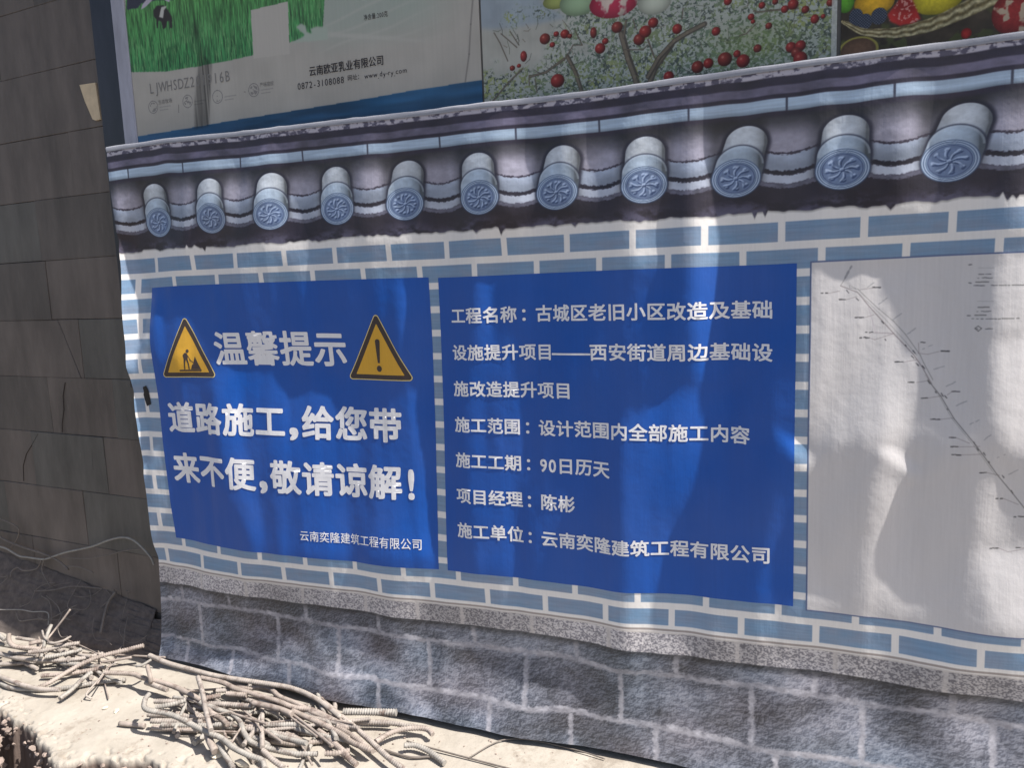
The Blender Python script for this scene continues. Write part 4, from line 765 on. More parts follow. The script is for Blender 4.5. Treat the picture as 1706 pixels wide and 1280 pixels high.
def art_tree(X, Z, h, w):
    rs = np.random.RandomState(4)
    A = np.zeros((h, w, 3), np.float32) + (176, 176, 168)
    A = mix(A, (154, 166, 176), soft_in(X, Z, P2['white'], 3))
    A = A * (.95 + .1 * fbm(h, w, 30, 30, 2, 3))[..., None]
    # mass of fine foliage
    f1 = fbm(h, w, 3, 3, 12, 3); f2 = fbm(h, w, 40, 50, 14, 3); f3 = fbm(h, w, 5, 5, 19, 2)
    dens = sm(X, -.02, .3) * .75 + .35 * (1 - sm(Z, 2.08, 2.2)); dens = np.clip(dens + (f2 - .5) * .9, 0, 1)
    leafm = np.clip((f1 - .52 + .28 * (dens - .5)) * 9, 0, 1) * sm(dens, .12, .45)
    lc = mix(np.zeros_like(A) + (96, 118, 100), (150, 160, 96), np.clip(f2 * 1.6 - .5, 0, 1))
    lc = mix(lc, (66, 78, 74), np.clip((f3 - .5) * 4, 0, 1))
    A = mix(A, (168, 182, 176), np.clip(dens, 0, 1) * .6)
    A = mix(A, lc, leafm * .85)
    gm = np.exp(-((X - .72) / .12) ** 2 - ((Z - 2.13) / .06) ** 2)
    A = mix(A, (128, 150, 84), gm * .5 * (.4 + f1))
    gx_ = X[0]; gz_ = -Z[:, 0]
    for br in P2['br']:
        w_ = br[0] / 5.2 * .0046; pts = br[1:]
        pstroke(A, X, Z, pts, w_ * 1.2, (78, 72, 66), .9)
        pstroke(A, X, Z, [(a - w_ * .15, b) for a, b in pts], w_ * .6, (136, 126, 108), .7)
    # twigs
    for q in range(420):
        x = rs.uniform(-.07, .92); z = rs.uniform(2.0, 2.42)
        a = rs.uniform(0, math.pi); L = rs.uniform(.01, .045)
        if rs.rand() > sm(x, -.1, .25) * .8 + .2: continue
        p1 = (x + L * math.cos(a), z + L * math.sin(a)); md = (x + L * .5 * math.cos(a) + .004, z + L * .5 * math.sin(a) - .004)
        pstroke(A, X, Z, [(x, z), md, p1], .0016, tuple(rs.choice([(80, 86, 70), (98, 88, 72), (60, 66, 60)][q % 3:q % 3 + 1][0], 3) if False else [(80, 86, 70), (98, 88, 72), (60, 66, 60), (140, 156, 96)][q % 4]), .7)
    cols = [(150, 160, 92), (150, 176, 140), (176, 48, 76), (188, 194, 178)]
    for (cx, cz, rx, rz), c in zip(P2['big'], cols):
        r = np.hypot((X - cx) / rx, (Z - cz) / rz)
        body = np.zeros_like(A) + c
        if c[0] == 176:
            pat = np.clip((fbm(h, w, 14, 14, 22, 3) - .5) * 5 + (Z - cz) / rz * 1.2 + .6, 0, 1)
            body = mix(body, (206, 188, 176), pat)
        body = body * (1.08 - .35 * r ** 2)[..., None]
        A = mix(A, body, 1 - sm(r, .97, 1.02))
    for i, (cx, cz, rx, rz) in enumerate(P2['ap']):
        r = np.hypot((X - cx) / rx, (Z - cz) / rz)
        c = (156, 52, 50) if i % 3 else (138, 56, 50)
        body = (np.zeros_like(A) + c) * (1.1 - .45 * np.hypot((X - cx) / rx + .3, (Z - cz) / rz - .3) ** 1.5)[..., None].clip(.35, 1.2)
        body = mix(body, (214, 160, 140), (1 - sm(np.hypot((X - cx) / rx + .3, (Z - cz) / rz - .35), .08, .3)) * .5)
        A = mix(A, body, 1 - sm(r, .92, 1.05))
    A = mix(A, (196, 198, 194), (X > .915).astype(np.float32) * .8)
    return A

def art_fruit(X, Z, h, w):
    A = np.zeros((h, w, 3), np.float32) + (64, 56, 46)
    A = A * (.7 + .6 * fbm(h, w, 26, 34, 2, 4))[..., None]
    A = mix(A, (88, 100, 52), np.clip((fbm(h, w, 16, 16, 8, 3) - .6) * 5, 0, 1) * .6)
    E_ = P3['el']; cols = [(84, 146, 44), (206, 160, 40), (190, 176, 44), (150, 46, 44), (160, 42, 38), (104, 78, 60)]
    fz = fbm(h, w, 3, 3, 5, 2)
    def ell(i):
        nonlocal A
        cx, cz, rx, rz = E_[i]; c = cols[i]
        r = np.hypot((X - cx) / rx, (Z - cz) / rz)
        body = (np.zeros_like(A) + c) * (1.12 - .4 * r ** 2)[..., None] * (.94 + .12 * fz)[..., None]
        if i == 3: body = mix(body, (198, 176, 150), np.clip((fbm(h, w, 10, 10, 33, 3) - .5) * 5 + (X - cx) / rx * .8, 0, 1))
        if i == 5: body = mix(body, (150, 142, 70), sm(r, .84, .9))
        A = mix(A, body, 1 - sm(r, .97, 1.03))
    for i in (0, 1, 2, 5): ell(i)
    st_ = soft_in(X, Z, P3['straw'], 1)
    sb = (np.zeros_like(A) + (176, 44, 40)) * (.8 + .35 * fbm(h, w, 30, 30, 6, 2))[..., None]
    sb = mix(sb, (232, 200, 190), np.clip((fz - .72) * 8, 0, 1) * .6)
    A = mix(A, sb, st_)
    for (cx, cz, rx, rz) in P3['bb']:
        r = np.hypot((X - cx) / rx, (Z - cz) / rz)
        dots = np.clip(np.sin(X * 900) * np.sin(Z * 900) + .3, 0, 1)
        A = mix(A, (np.zeros_like(A) + (36, 44, 60)) + dots[..., None] * 66, 1 - sm(r, .95, 1.05))
    # woven rim
    b = np.array(P3['bask']); bz = np.interp(X[0], b[:, 0], b[:, 1]); 
    k = np.ones(25) / 25; bz = np.convolve(np.pad(bz, 12, mode='edge'), k, mode='valid')[:w]
    thk = np.interp(X[0], [b[0, 0], b[1, 0], b[-3, 0], b[-1, 0]], [.003, .008, .018, .026])
    t = (Z - bz[None]) / thk[None]
    wv = np.clip(.5 + .5 * np.sin(t * 7 + .8 * np.sin(X * 160)), 0, 1)
    bc = mix(np.zeros_like(A) + (112, 100, 66), (196, 186, 146), wv) * (.8 + .3 * fz)[..., None]
    A = mix(A, bc, (1 - sm(np.abs(t), .85, 1.05)) * (X > b[0, 0]))
    ell(3); ell(4)
    return A

YP = .12
def poster(name, x0, x1, z0, z1, fn, label, res=520):
    A_ = poster_art(x0, x1, z0, z1, res, fn)
    root = empty(name, ((x0 + x1) / 2, YP, z0), label, 'poster')
    m = print_mat(name + '_print', to_image(name + '_print', A_), .55, .3, .0008)
    me = mesh('printed_face', [(x0, YP - .002, z0), (x1, YP - .002, z0), (x1, YP - .002, z1), (x0, YP - .002, z1), (x0, YP + .002, z0), (x1, YP + .002, z0), (x1, YP + .002, z1), (x0, YP + .002, z1)],
              [(0, 1, 2, 3), (5, 4, 7, 6), (4, 0, 3, 7), (1, 5, 6, 2), (3, 2, 6, 7), (4, 5, 1, 0)])
    uvl = me.uv_layers.new(name='UVMap')
    for p in me.polygons:
        for li in p.loop_indices:
            c = me.vertices[me.loops[li].vertex_index].co
            uvl.data[li].uv = ((c.x - x0) / (x1 - x0), (c.z - z0) / (z1 - z0))
    o = link('printed_face', me, m, root)
    o.matrix_parent_inverse = root.matrix_world.inverted() if False else Matrix.Translation(-root.location)
    return root
p_milk = poster('dairy_poster', -1.522, -.097, 1.75, 2.95, art_milk, 'dairy poster with green meadow, grazing cow and a blue band along its foot')
p_tree = poster('fruit_tree_poster', -.090, .930, 1.75, 2.95, art_tree, 'poster of a tree full of red fruit against a pale sky')
p_fruit = poster('fruit_basket_poster', .940, 2.3, 1.75, 2.95, art_fruit, 'dark poster of lemons, berries and a wicker fruit basket')

M_ink = mat('poster_ink', (56, 54, 60), .6, .3)
M_ink2 = mat('poster_grey_ink', (132, 130, 128), .6, .3)
for txt, ((x0, z0), (x1, z1)), bold, nm in PTEXT:
    wts = [(.56 if ord(c) < 256 else 1.0) for c in txt]
    if 'www' in txt: wts = [{'w': .74, 'm': .84, '.': .28, '-': .36, 'o': .6, 'c': .52, 'd': .6, 'r': .38, 'y': .52}[c] for c in txt]
    if txt[0] == 'L': wts = [{'W': .95, 'J': .5}.get(c, .66) for c in txt]
    if ':' in txt: wts = [.3 if c == ':' else w_ for c, w_ in zip(txt, wts)]
    em = (x1 - x0) / sum(wts); x = x0; items = []
    hs = {'net_weight_text': 1.25, 'company_name_text': 1.12, 'phone_number_text': 1.05, 'web_address_text': .95, 'code_text': 1.25}.get(nm, 1.0)
    for c, w_ in zip(txt, wts):
        yy = (z0 + z1) / 2
        if c in '.-:': yy -= em * (.28 if c == '.' else .0)
        if c == 'y': yy -= em * .1
        items.append((c, x + em * w_ / 2, yy, em * (.96 if ord(c) > 255 else .92), em * hs)); x += em * w_
    V, Fc = text_pieces(items, .008 if bold == 1 else 0)
    me = mesh(nm, np.stack([V[:, 0], YP - .0032 - V[:, 2] * 3, V[:, 1]], 1), Fc)
    bm = bmesh.new(); bm.from_mesh(me); bm.normal_update()
    fl = [f for f in bm.faces if f.normal.y > 0]
    if fl: bmesh.ops.reverse_faces(bm, faces=fl)
    bm.to_mesh(me); bm.free()
    o = link(nm, me, M_ink2 if bold == 2 or 'small' in nm else M_ink, p_milk)
    o.matrix_parent_inverse = Matrix.Translation(-p_milk.location)

# wall that carries the posters, the pale frame and the dark column at their left
M_rear = mat('grey_render', (120, 118, 116), .9, .2, .12, 5, .001, 90)
rear = link('rear_wall', box_mesh('rear_wall', -1.588, 4.6, YP + .004, YP + .25, -.1, 3.3), M_rear)
tag(rear, 'plain grey rendered wall carrying the posters behind the banner', 'wall')
fr_ = link('pale_frame', box_mesh('pale_frame', -1.588, -1.5235, YP - .006, YP + .0035, -.05, 3.2, .003), mat('chalky_paint', (168, 170, 184), .75, .3, .10, 14, .0006, 120, (1, 1, .2)))
tag(fr_, 'chalky pale upright strip between dark column and dairy poster', 'trim')
colm = link('dark_column', box_mesh('dark_column', -1.699, -1.590, YP + .001, YP + .05, 1.13, 3.25, .002), mat('black_stone', (48, 48, 56), .35, .5, .16, 12, .0003, 60, (1, 1, .3)))
tag(colm, 'glossy black stone upright beside the slate tiled wall', 'column')

M_eave_shade = mat('eave_shade_concrete', (140, 136, 130), .9, .2, .1, 6)
eave_shade_o = link('eave_shade', box_mesh('eave_shade', -5.0, 6.0, -.045, YP + .25, 3.302, 3.42), M_eave_shade)  # added out of view, only to keep the posters and slate wall in shade
tag(eave_shade_o, 'added unseen thin concrete overhang shading the posters and the slate wall', 'eave_shade')

# ---------------------------------------------------------------- the slate tile wall at the left
wa = math.radians(4.7)
wp0 = Vector((-1.70, .14, 0)); wu = Vector((-math.cos(wa), math.sin(wa), 0)); wnr = Vector((-math.sin(wa), -math.cos(wa), 0))
MW = Matrix(((wu.x, -wnr.x, 0, wp0.x), (wu.y, -wnr.y, 0, wp0.y), (0, 0, 1, 0), (0, 0, 0, 1)))    # local: x = leftwards along the wall, y = into it
wall = empty('slate_wall', (0, 0, 0), 'dark slate tiled wall at the left, chipped and scratched', 'wall')
wall.matrix_world = MW
def slate_mat(name, rgb, sd):
    m = mat(name, rgb, .62, .4, .17, 5.5, .0016, 34, (1, 1, .28))
    nt = m.node_tree; b = nt.nodes['Principled BSDF']
    tc = nt.nodes.new('ShaderNodeTexCoord')
    mp = nt.nodes.new('ShaderNodeMapping'); mp.inputs['Scale'].default_value = (1.6, 1, .22); mp.inputs['Location'].default_value = (sd, 0, sd * .3); mp.inputs['Rotation'].default_value = (0, .12, 0)
    nt.links.new(tc.outputs['Object'], mp.inputs[0])
    n = nt.nodes.new('ShaderNodeTexNoise'); n.inputs['Scale'].default_value = 46; n.inputs['Detail'].default_value = 6; n.inputs['Roughness'].default_value = .7
    nt.links.new(mp.outputs[0], n.inputs[0])
    r = nt.nodes.new('ShaderNodeValToRGB'); r.color_ramp.elements[0].position = .60; r.color_ramp.elements[1].position = .82
    r.color_ramp.elements[0].color = (0, 0, 0, 1); r.color_ramp.elements[1].color = (.42, .42, .42, 1)
    nt.links.new(n.outputs[0], r.inputs[0])
    src = b.inputs['Base Color'].links[0].from_socket
    mx = nt.nodes.new('ShaderNodeMix'); mx.data_type = 'RGBA'
    nt.links.new(r.outputs[0], mx.inputs[0]); nt.links.new(src, mx.inputs[6]); mx.inputs[7].default_value = lin((140, 134, 126))
    # scuffs: sparse pale scratches
    v = nt.nodes.new('ShaderNodeTexNoise'); v.inputs['Scale'].default_value = 11; v.inputs['Detail'].default_value = 12; v.inputs['Roughness'].default_value = .8
    nt.links.new(tc.outputs['Object'], v.inputs[0])
    r3 = nt.nodes.new('ShaderNodeValToRGB'); r3.color_ramp.elements[0].position = .66; r3.color_ramp.elements[1].position = .76
    r3.color_ramp.elements[0].color = (0, 0, 0, 1); r3.color_ramp.elements[1].color = (.5, .5, .5, 1)
    nt.links.new(v.outputs[0], r3.inputs[0])
    mx2 = nt.nodes.new('ShaderNodeMix'); mx2.data_type = 'RGBA'
    nt.links.new(r3.outputs[0], mx2.inputs[0]); nt.links.new(mx.outputs[2], mx2.inputs[6]); mx2.inputs[7].default_value = lin((150, 146, 142))
    nt.links.new(mx2.outputs[2], b.inputs['Base Color'])
    return m
M_sl = [slate_mat('slate_brown', (101, 93, 88), 0), slate_mat('slate_grey', (94, 91, 87), 3.1), slate_mat('slate_dark', (90, 84, 80), 7.7)]
back = link('wall_core', box_mesh('wall_core', .0, 2.9, .014, .20, -.1, 3.3), mat('dark_mortar', (56, 53, 52), .95, .1), wall)
ROWS = {0: [.62, 1.2], 1: [.69, 1.3], 2: [.23, .86, 1.45], 3: [.49, 1.1], 4: [.47, 1.08], 5: [.30, .43, 1.0], 6: [.13, .555, 1.14], 7: [.225, .717, 1.3], 8: [.40, .962, 1.5], 9: [.22, .8, 1.4], 10: [.5, 1.1], -1: [.35, 1.0], -2: [.6, 1.2], -3: [.3, .9]}
rt = random.Random(12)
for r_, cuts in ROWS.items():
    zt = 2.670 - r_ * .2516; zb = zt - .2516
    if zt < -.06 or zt > 3.35: continue
    e0 = 0.0 if r_ < 6 else -.13
    cs = [e0] + [c + rt.uniform(-.004, .004) if r_ > 9 else c for c in cuts]
    while cs[-1] < 2.4: cs.append(cs[-1] + rt.uniform(.5, .64))
    for a, b in zip(cs[:-1], cs[1:]):
        g_ = .0007; pr = rt.uniform(-.0015, .002)
        bm = bmesh.new(); bmesh.ops.create_cube(bm, size=1)
        for v in bm.verts:
            sx = a + g_ if v.co.x < 0 else b - g_; sz = zb + g_ if v.co.z < 0 else zt - g_
            if r_ == 5 and abs(b - .43) < .01 and v.co.x > 0: sx = (.43 if v.co.z > 0 else .322) - .003
            if r_ == 5 and abs(a - .43) < .01 and v.co.x < 0: sx = (.43 if v.co.z > 0 else .322) + .003
            if r_ == 5 and abs(a - .43) < .01 and v.co.x < 0 and v.co.z > 0: sx = .433
            y = -pr if v.co.y < 0 else .0145
            v.co = Vector((sx, y + (rt.uniform(-.0012, .0012) if v.co.y < 0 else 0), sz + rt.uniform(-.0012, .0008)))
        bmesh.ops.bevel(bm, geom=[e for e in bm.edges if all(v.co.y < .01 for v in e.verts)], offset=.0016, segments=1, affect='EDGES')
        me = bpy.data.meshes.new('slate_tile'); bm.to_mesh(me); bm.free()
        link('slate_tile', me, rt.choice(M_sl), wall)
# pale scar where a tile's corner broke off, cracks
scar = link('pale_scar', None or mesh('pale_scar', [(.121, -.0065, 2.334), (.029, -.0065, 2.330), (.020, -.0065, 2.191), (.050, -.0065, 2.190), (.066, -.0065, 2.196), (.10, -.0065, 2.27),
    (.121, .0005, 2.334), (.029, .0005, 2.330), (.020, .0005, 2.191), (.050, .0005, 2.190), (.066, .0005, 2.196), (.10, .0005, 2.27)],
    [(0, 1, 2, 3, 4, 5)] + [(i, i + 6, (i + 1) % 6 + 6, (i + 1) % 6) for i in range(6)]), mat('raw_beige', (206, 188, 160), .8, .2, .05, 20), wall)
scar['label'] = 'bare beige chip near the top right corner of the wall'
M_crack = mat('crack_shadow', (66, 61, 58), .9, .1)
def crack(pts, wd):
    V = []; Fc = []
    for i, (x, z) in enumerate(pts):
        w_ = wd * (.4 + .6 * math.sin(math.pi * (i + .3) / (len(pts) - .4)))
        V += [(x - w_, -.0024, z), (x + w_, -.0024, z), (x + w_ , .001, z), (x - w_, .001, z)]
    for i in range(len(pts) - 1):
        k = i * 4
        Fc += [(k, k + 1, k + 5, k + 4), (k + 1, k + 2, k + 6, k + 5), (k + 3, k, k + 4, k + 7)]
    c = link('crack', mesh('crack', V, Fc), M_crack, wall); return c
crack([(.66, .90), (.70, .86), (.765, .80), (.80, .74), (.81, .668)], .0004)
crack([(.43, 1.14), (.455, 1.08), (.46, 1.02), (.485, .95), (.49, .915)], .0004)
crack([(.30, .88), (.305, .82), (.31, .76)], .0004)
# wires and dirt are separate things

# ---------------------------------------------------------------- ground
def ground_z(X, Y):
    ex = [-4, -2.3, -1.905, -1.81, -1.767, -1.747, -1.675, -1.569, -1.449, -1.38, -1.31, -1.20, -1.15, -1.07, -.93, -.8, -.6, -.2, 4]
    ey = [-.32, -.36, -.415, -.458, -.468, -.455, -.478, -.519, -.570, -.60, -.535, -.515, -.495, -.50, -.485, -.53, -.62, -.66, -.66]
    n1 = np.array([mnoise.noise(Vector((x * 9, y * 9, 0))) for x, y in zip(X.ravel(), Y.ravel())]).reshape(X.shape)
    n2 = np.array([mnoise.noise(Vector((x * 34, y * 34, 4))) for x, y in zip(X.ravel(), Y.ravel())]).reshape(X.shape)
    n3 = np.array([mnoise.noise(Vector((x * 90, y * 60, 9))) for x, y in zip(X.ravel(), Y.ravel())]).reshape(X.shape)
    E_ = np.interp(X, ex, ey)
    d = Y - E_ + .016 * n1 + .012 * n2 
    z = np.interp(d, [-.30, -.06, -.016, -.006, .001, .008], [-.34, -.26, -.20, -.05, -.006, 0])
    z = z + .0035 * n1 + .0012 * n2 + .0006 * n3 + np.where(d < 0, .02 * n2 + .012 * n3, 0)
    # worn pits near the broken rim
    z = z - .016 * sm(n2 + .5 * n3, .18, .5) * (1 - sm(d, .02, .10)) * (d > 0)
    # hairline crack from the left frame edge to the broken corner
    cz = np.interp(X, [-2.2, -1.905, -1.85, -1.80], [-.30, -.40, -.43, -.455]) + .01 * n2
    return z
def axis(a, b, fa, fb, fine, coarse):
    o = [a]
    while o[-1] < b:
        s = fine if fa <= o[-1] <= fb else min(coarse, fine + .12 * min(abs(o[-1] - fa), abs(o[-1] - fb)))
        o.append(o[-1] + s)
    return np.array(o)
xs = axis(-3.2, 4.2, -2.1, -.7, .0075, .08); ys = axis(-1.05, .5, -.66, -.36, .0036, .04)
GX, GY = np.meshgrid(xs, ys)
GZ = ground_z(GX, GY)
slab_m = grid_mesh('concrete_slab', np.stack([GX, GY, GZ], -1)[:, ::-1])
M_conc = mat('dusty_concrete', (154, 147, 137), .92, .15, 0, 6, .0026, 48, rgb2=(174, 167, 157))
def speckle(m, pos, rgb, sc_, amt):
    nt = m.node_tree; b = nt.nodes['Principled BSDF']; src = b.inputs['Base Color'].links[0].from_socket
    tc = nt.nodes.new('ShaderNodeTexCoord'); n = nt.nodes.new('ShaderNodeTexNoise'); n.inputs['Scale'].default_value = sc_; n.inputs['Detail'].default_value = 9; n.inputs['Roughness'].default_value = .75
    nt.links.new(tc.outputs['Object'], n.inputs[0])
    r = nt.nodes.new('ShaderNodeValToRGB'); r.color_ramp.elements[0].position = pos; r.color_ramp.elements[1].position = pos + .08
    r.color_ramp.elements[0].color = (0, 0, 0, 1); r.color_ramp.elements[1].color = (amt, amt, amt, 1)
    nt.links.new(n.outputs[0], r.inputs[0])
    mx = nt.nodes.new('ShaderNodeMix'); mx.data_type = 'RGBA'
    nt.links.new(r.outputs[0], mx.inputs[0]); nt.links.new(src, mx.inputs[6]); mx.inputs[7].default_value = lin(rgb)
    nt.links.new(mx.outputs[2], b.inputs['Base Color'])
speckle(M_conc, .60, (128, 116, 102), 22, .7)
speckle(M_conc, .54, (134, 124, 113), 5, .6)
def shade_below(m, z_hi, z_lo, rgb):  # brown mixed in by height: painted shade for the slab's undercut face and pit
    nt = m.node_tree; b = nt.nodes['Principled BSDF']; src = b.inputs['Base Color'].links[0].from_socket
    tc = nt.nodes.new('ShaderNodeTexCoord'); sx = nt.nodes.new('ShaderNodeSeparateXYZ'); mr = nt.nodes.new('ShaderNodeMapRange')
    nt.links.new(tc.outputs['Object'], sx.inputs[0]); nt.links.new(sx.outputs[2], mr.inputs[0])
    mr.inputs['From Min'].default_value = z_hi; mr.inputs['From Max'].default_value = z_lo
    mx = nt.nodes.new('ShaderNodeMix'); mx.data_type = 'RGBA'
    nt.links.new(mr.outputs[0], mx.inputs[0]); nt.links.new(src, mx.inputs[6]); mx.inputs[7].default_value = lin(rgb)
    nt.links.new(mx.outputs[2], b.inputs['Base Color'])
shade_below(M_conc, -.005, -.03, (98, 86, 80))
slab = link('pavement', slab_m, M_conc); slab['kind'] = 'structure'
soil = mesh('ground', [(-60, -60, -.36), (60, -60, -.36), (60, 60, -.36), (-60, 60, -.36)], [(0, 1, 2, 3)])
gr_o = link('ground', soil, mat('pale_soil', (112, 106, 98), .95, .1, .12, 1.2, .004, 18)); gr_o['kind'] = 'structure'

# street side opposite and near ground, seen only as bounce
# ---------------------------------------------------------------- rubble
def rock(sd, size, flat=.7):
    rg_ = random.Random(sd); bm = bmesh.new(); bmesh.ops.create_icosphere(bm, subdivisions=2, radius=1)
    off = Vector((sd * 3.1, sd * 1.7, sd))
    sx, sy, sz = [rg_.uniform(.7, 1.2) for _ in range(3)]
    cut = [(Vector((rg_.uniform(-1, 1), rg_.uniform(-1, 1), rg_.uniform(-1, 1))).normalized(), rg_.uniform(.35, .7)) for _ in range(10)]
    for v in bm.verts:
        p = v.co.copy()
        for nn_, dd_ in cut:
            t = p.dot(nn_)
            if t > dd_: p -= nn_ * (t - dd_)
        p *= 1 + .16 * mnoise.noise(p * 2.5 + off)
        v.co = Vector((p.x * sx, p.y * sy, p.z * sz * flat)) * size
    return bm
M_rub = mat('crushed_mortar', (142, 128, 120), .95, .1, .16, 30, .0025, 90)
M_chunk = mat('broken_concrete', (206, 196, 178), .95, .1, .10, 24, .002, 80)
rub = bmesh.new(); rgb_ = random.Random(21)
for q in range(420):
    x = rgb_.uniform(-2.25, -1.2); y = rgb_.uniform(-.86, -.40)
    if q > 330: x = rgb_.uniform(-1.3, -.2); y = rgb_.uniform(-.66, -.10)
    zz = float(ground_z(np.array([[x]]), np.array([[y]]))[0, 0])
    if q <= 330 and zz > -.03: continue
    if q <= 330 and x > -1.74 and rgb_.random() < .85: continue
    s_ = rgb_.uniform(.006, .024) if q <= 330 else rgb_.uniform(.002, .006)
    b_ = rock(q, s_); 
    rz = Matrix.Rotation(rgb_.uniform(0, 6), 4, 'Z') @ Matrix.Rotation(rgb_.uniform(0, 3), 4, 'X')
    lift = rgb_.uniform(0, .05) if (q <= 330 and x < -1.72) else 0
    bmesh.ops.transform(b_, matrix=Matrix.Translation((x, y, zz + s_ * .4 + lift)) @ rz, verts=b_.verts)
    tm = bpy.data.meshes.new('tmp'); b_.to_mesh(tm); b_.free(); rub.from_mesh(tm); bpy.data.meshes.remove(tm)
# a bank of larger broken pieces in the hole's left part
for q in range(120):
    x = rgb_.uniform(-2.15, -1.74); y = rgb_.uniform(-.80, -.49)
    s_ = rgb_.uniform(.02, .05); b_ = rock(900 + q, s_)
    bmesh.ops.transform(b_, matrix=Matrix.Translation((x, y, -.13 + rgb_.uniform(0, .09))) @ Matrix.Rotation(rgb_.uniform(0, 6), 4, 'Z'), verts=b_.verts)
    tm = bpy.data.meshes.new('tmp'); b_.to_mesh(tm); b_.free(); rub.from_mesh(tm); bpy.data.meshes.remove(tm)
for q in range(130):
    x = rgb_.uniform(-2.2, -.85); ys_ = np.linspace(-.70, -.36, 90)
    zc = ground_z(np.full((1, 90), x), ys_[None])[0]
    k_ = int(np.argmax(zc > -.02)); y = ys_[k_] - rgb_.uniform(.0, .022); s_ = rgb_.uniform(.005, .016)
    b_ = rock(2000 + q, s_, .9)
    bmesh.ops.transform(b_, matrix=Matrix.Translation((x, y, -s_ * .8 - rgb_.uniform(.0, .10))) @ Matrix.Rotation(rgb_.uniform(0, 6), 4, 'Z') @ Matrix.Rotation(rgb_.uniform(0, 3), 4, 'X'), verts=b_.verts)
    tm = bpy.data.meshes.new('tmp'); b_.to_mesh(tm); b_.free(); rub.from_mesh(tm); bpy.data.meshes.remove(tm)
for q in range(260):
    x = rgb_.uniform(-2.3, .3); y = rgb_.uniform(-.50, -.06) if x < -.6 else rgb_.uniform(-.4, -.05); s_ = rgb_.choice([.0018, .0025, .0035, .005])
    b_ = rock(3000 + q, s_, .7)
    bmesh.ops.transform(b_, matrix=Matrix.Translation((x, y, s_ * .3)), verts=b_.verts)
    tm = bpy.data.meshes.new('tmp'); b_.to_mesh(tm); b_.free(); rub.from_mesh(tm); bpy.data.meshes.remove(tm)
rm_ = bpy.data.meshes.new('rubble'); rub.to_mesh(rm_); rub.free()
ro = link('rubble', rm_, M_rub); tag(ro, 'crumbled mortar and small rubble in the hole by the slab\'s broken rim', 'rubble', kind='stuff')
for i, (x, y, s_, lb_) in enumerate([(-.985, -.30, .021, 'pale concrete lump caught under the S bend of the bars'), (-.91, -.40, .028, 'flat concrete fragment at the bottom edge below the bar heap'), (-.80, -.42, .030, 'broken concrete piece between bars at the bottom edge'), (-1.52, -.30, .013, 'crumb of mortar at the end of the lowest bar'), (-1.46, -.305, .016, 'yellowish mortar lump beside the slab\'s crossing bars'), (-.62, -.33, .018, 'small pale fragment at the bottom right of the heap')]):
    b_ = rock(50 + i, s_, .55); bmesh.ops.translate(b_, verts=b_.verts, vec=(x, y, s_ * .35)); me = bpy.data.meshes.new('concrete_chunk'); b_.to_mesh(me); b_.free()
    tag(link('concrete_chunk', me, M_chunk), lb_, 'concrete chunk', 'broken concrete pieces among the bars')

# ---------------------------------------------------------------- bars and wires
def spline(pts, step):
    P = [Vector(p) for p in pts]
    if len(P) == 2:
        P = [P[0], P[0].lerp(P[1], .5), P[1]]
    P = [P[0] * 2 - P[1]] + P + [P[-1] * 2 - P[-2]]
    dense = []
    for i in range(1, len(P) - 2):
        p0, p1, p2, p3 = P[i - 1:i + 3]
        for q in range(16):
            t = q / 16
            dense.append(.5 * ((2 * p1) + (-p0 + p2) * t + (2 * p0 - 5 * p1 + 4 * p2 - p3) * t * t + (-p0 + 3 * p1 - 3 * p2 + p3) * t ** 3))
    dense.append(P[-2])
    D = np.array([tuple(p) for p in dense]); L = np.concatenate([[0], np.cumsum(np.linalg.norm(np.diff(D, axis=0), axis=1))])
    n = max(3, int(L[-1] / step) + 1); s = np.linspace(0, L[-1], n)
    return np.stack([np.interp(s, L, D[:, k]) for k in range(3)], 1), s

def tube(name, pts, r, rib, K=10):
    step = .0022 if rib else max(.006, r)
    Pc, s = spline(pts, step)
    n = len(Pc)
    T_ = np.gradient(Pc, axis=0); T_ /= np.linalg.norm(T_, axis=1)[:, None] + 1e-9
    up = np.array([0, 0, 1.0]); 
    if abs(T_[0] @ up) > .9: up = np.array([0, 1.0, 0])
    V = np.zeros((n, K, 3)); prev = np.cross(T_[0], up); prev /= np.linalg.norm(prev)
    ph = random.Random(name + str(pts[0])).random() * 6
    for i in range(n):
        a = prev - T_[i] * (prev @ T_[i]); a /= np.linalg.norm(a); b = np.cross(T_[i], a); prev = a
        for k in range(K):
            th = 2 * math.pi * k / K
            rr = r
            if rib:
                side = math.sin(th + ph * .3)
                w_ = (s[i] / .0088 + (.35 * abs(side))) % 1          # slanting crescent ribs on two sides
                rr = r * (.90 + .27 * (1 if w_ < .45 else 0) * min(1, abs(side) * 1.8))
                if abs(side) < .17: rr = r * 1.02                      # lengthwise rib
            V[i, k] = Pc[i] + rr * (math.cos(th) * a + math.sin(th) * b)
    faces = [(i * K + k, (i + 1) * K + k, (i + 1) * K + (k + 1) % K, i * K + (k + 1) % K) for i in range(n - 1) for k in range(K)]
    faces.append(tuple(range(K))); faces.append(tuple((n - 1) * K + k for k in range(K - 1, -1, -1)))
    me = mesh(name, V.reshape(-1, 3), faces)
    me.polygons.foreach_set('use_smooth', [len(p.vertices) == 4 for p in me.polygons])
    return me
M_bar = [mat('dusty_steel', (134, 126, 120), .7, .3, 0, 26, .0004, 240, rgb2=(172, 163, 155)), mat('brownish_steel', (132, 122, 114), .7, .3, 0, 26, .0004, 240, rgb2=(168, 156, 148)), mat('grey_steel', (128, 124, 119), .66, .3, 0, 22, .0004, 240, rgb2=(168, 163, 156))]
for m_ in M_bar: speckle(m_, .52, (92, 76, 70), 18, .65); speckle(m_, .62, (116, 88, 70), 9, .35)
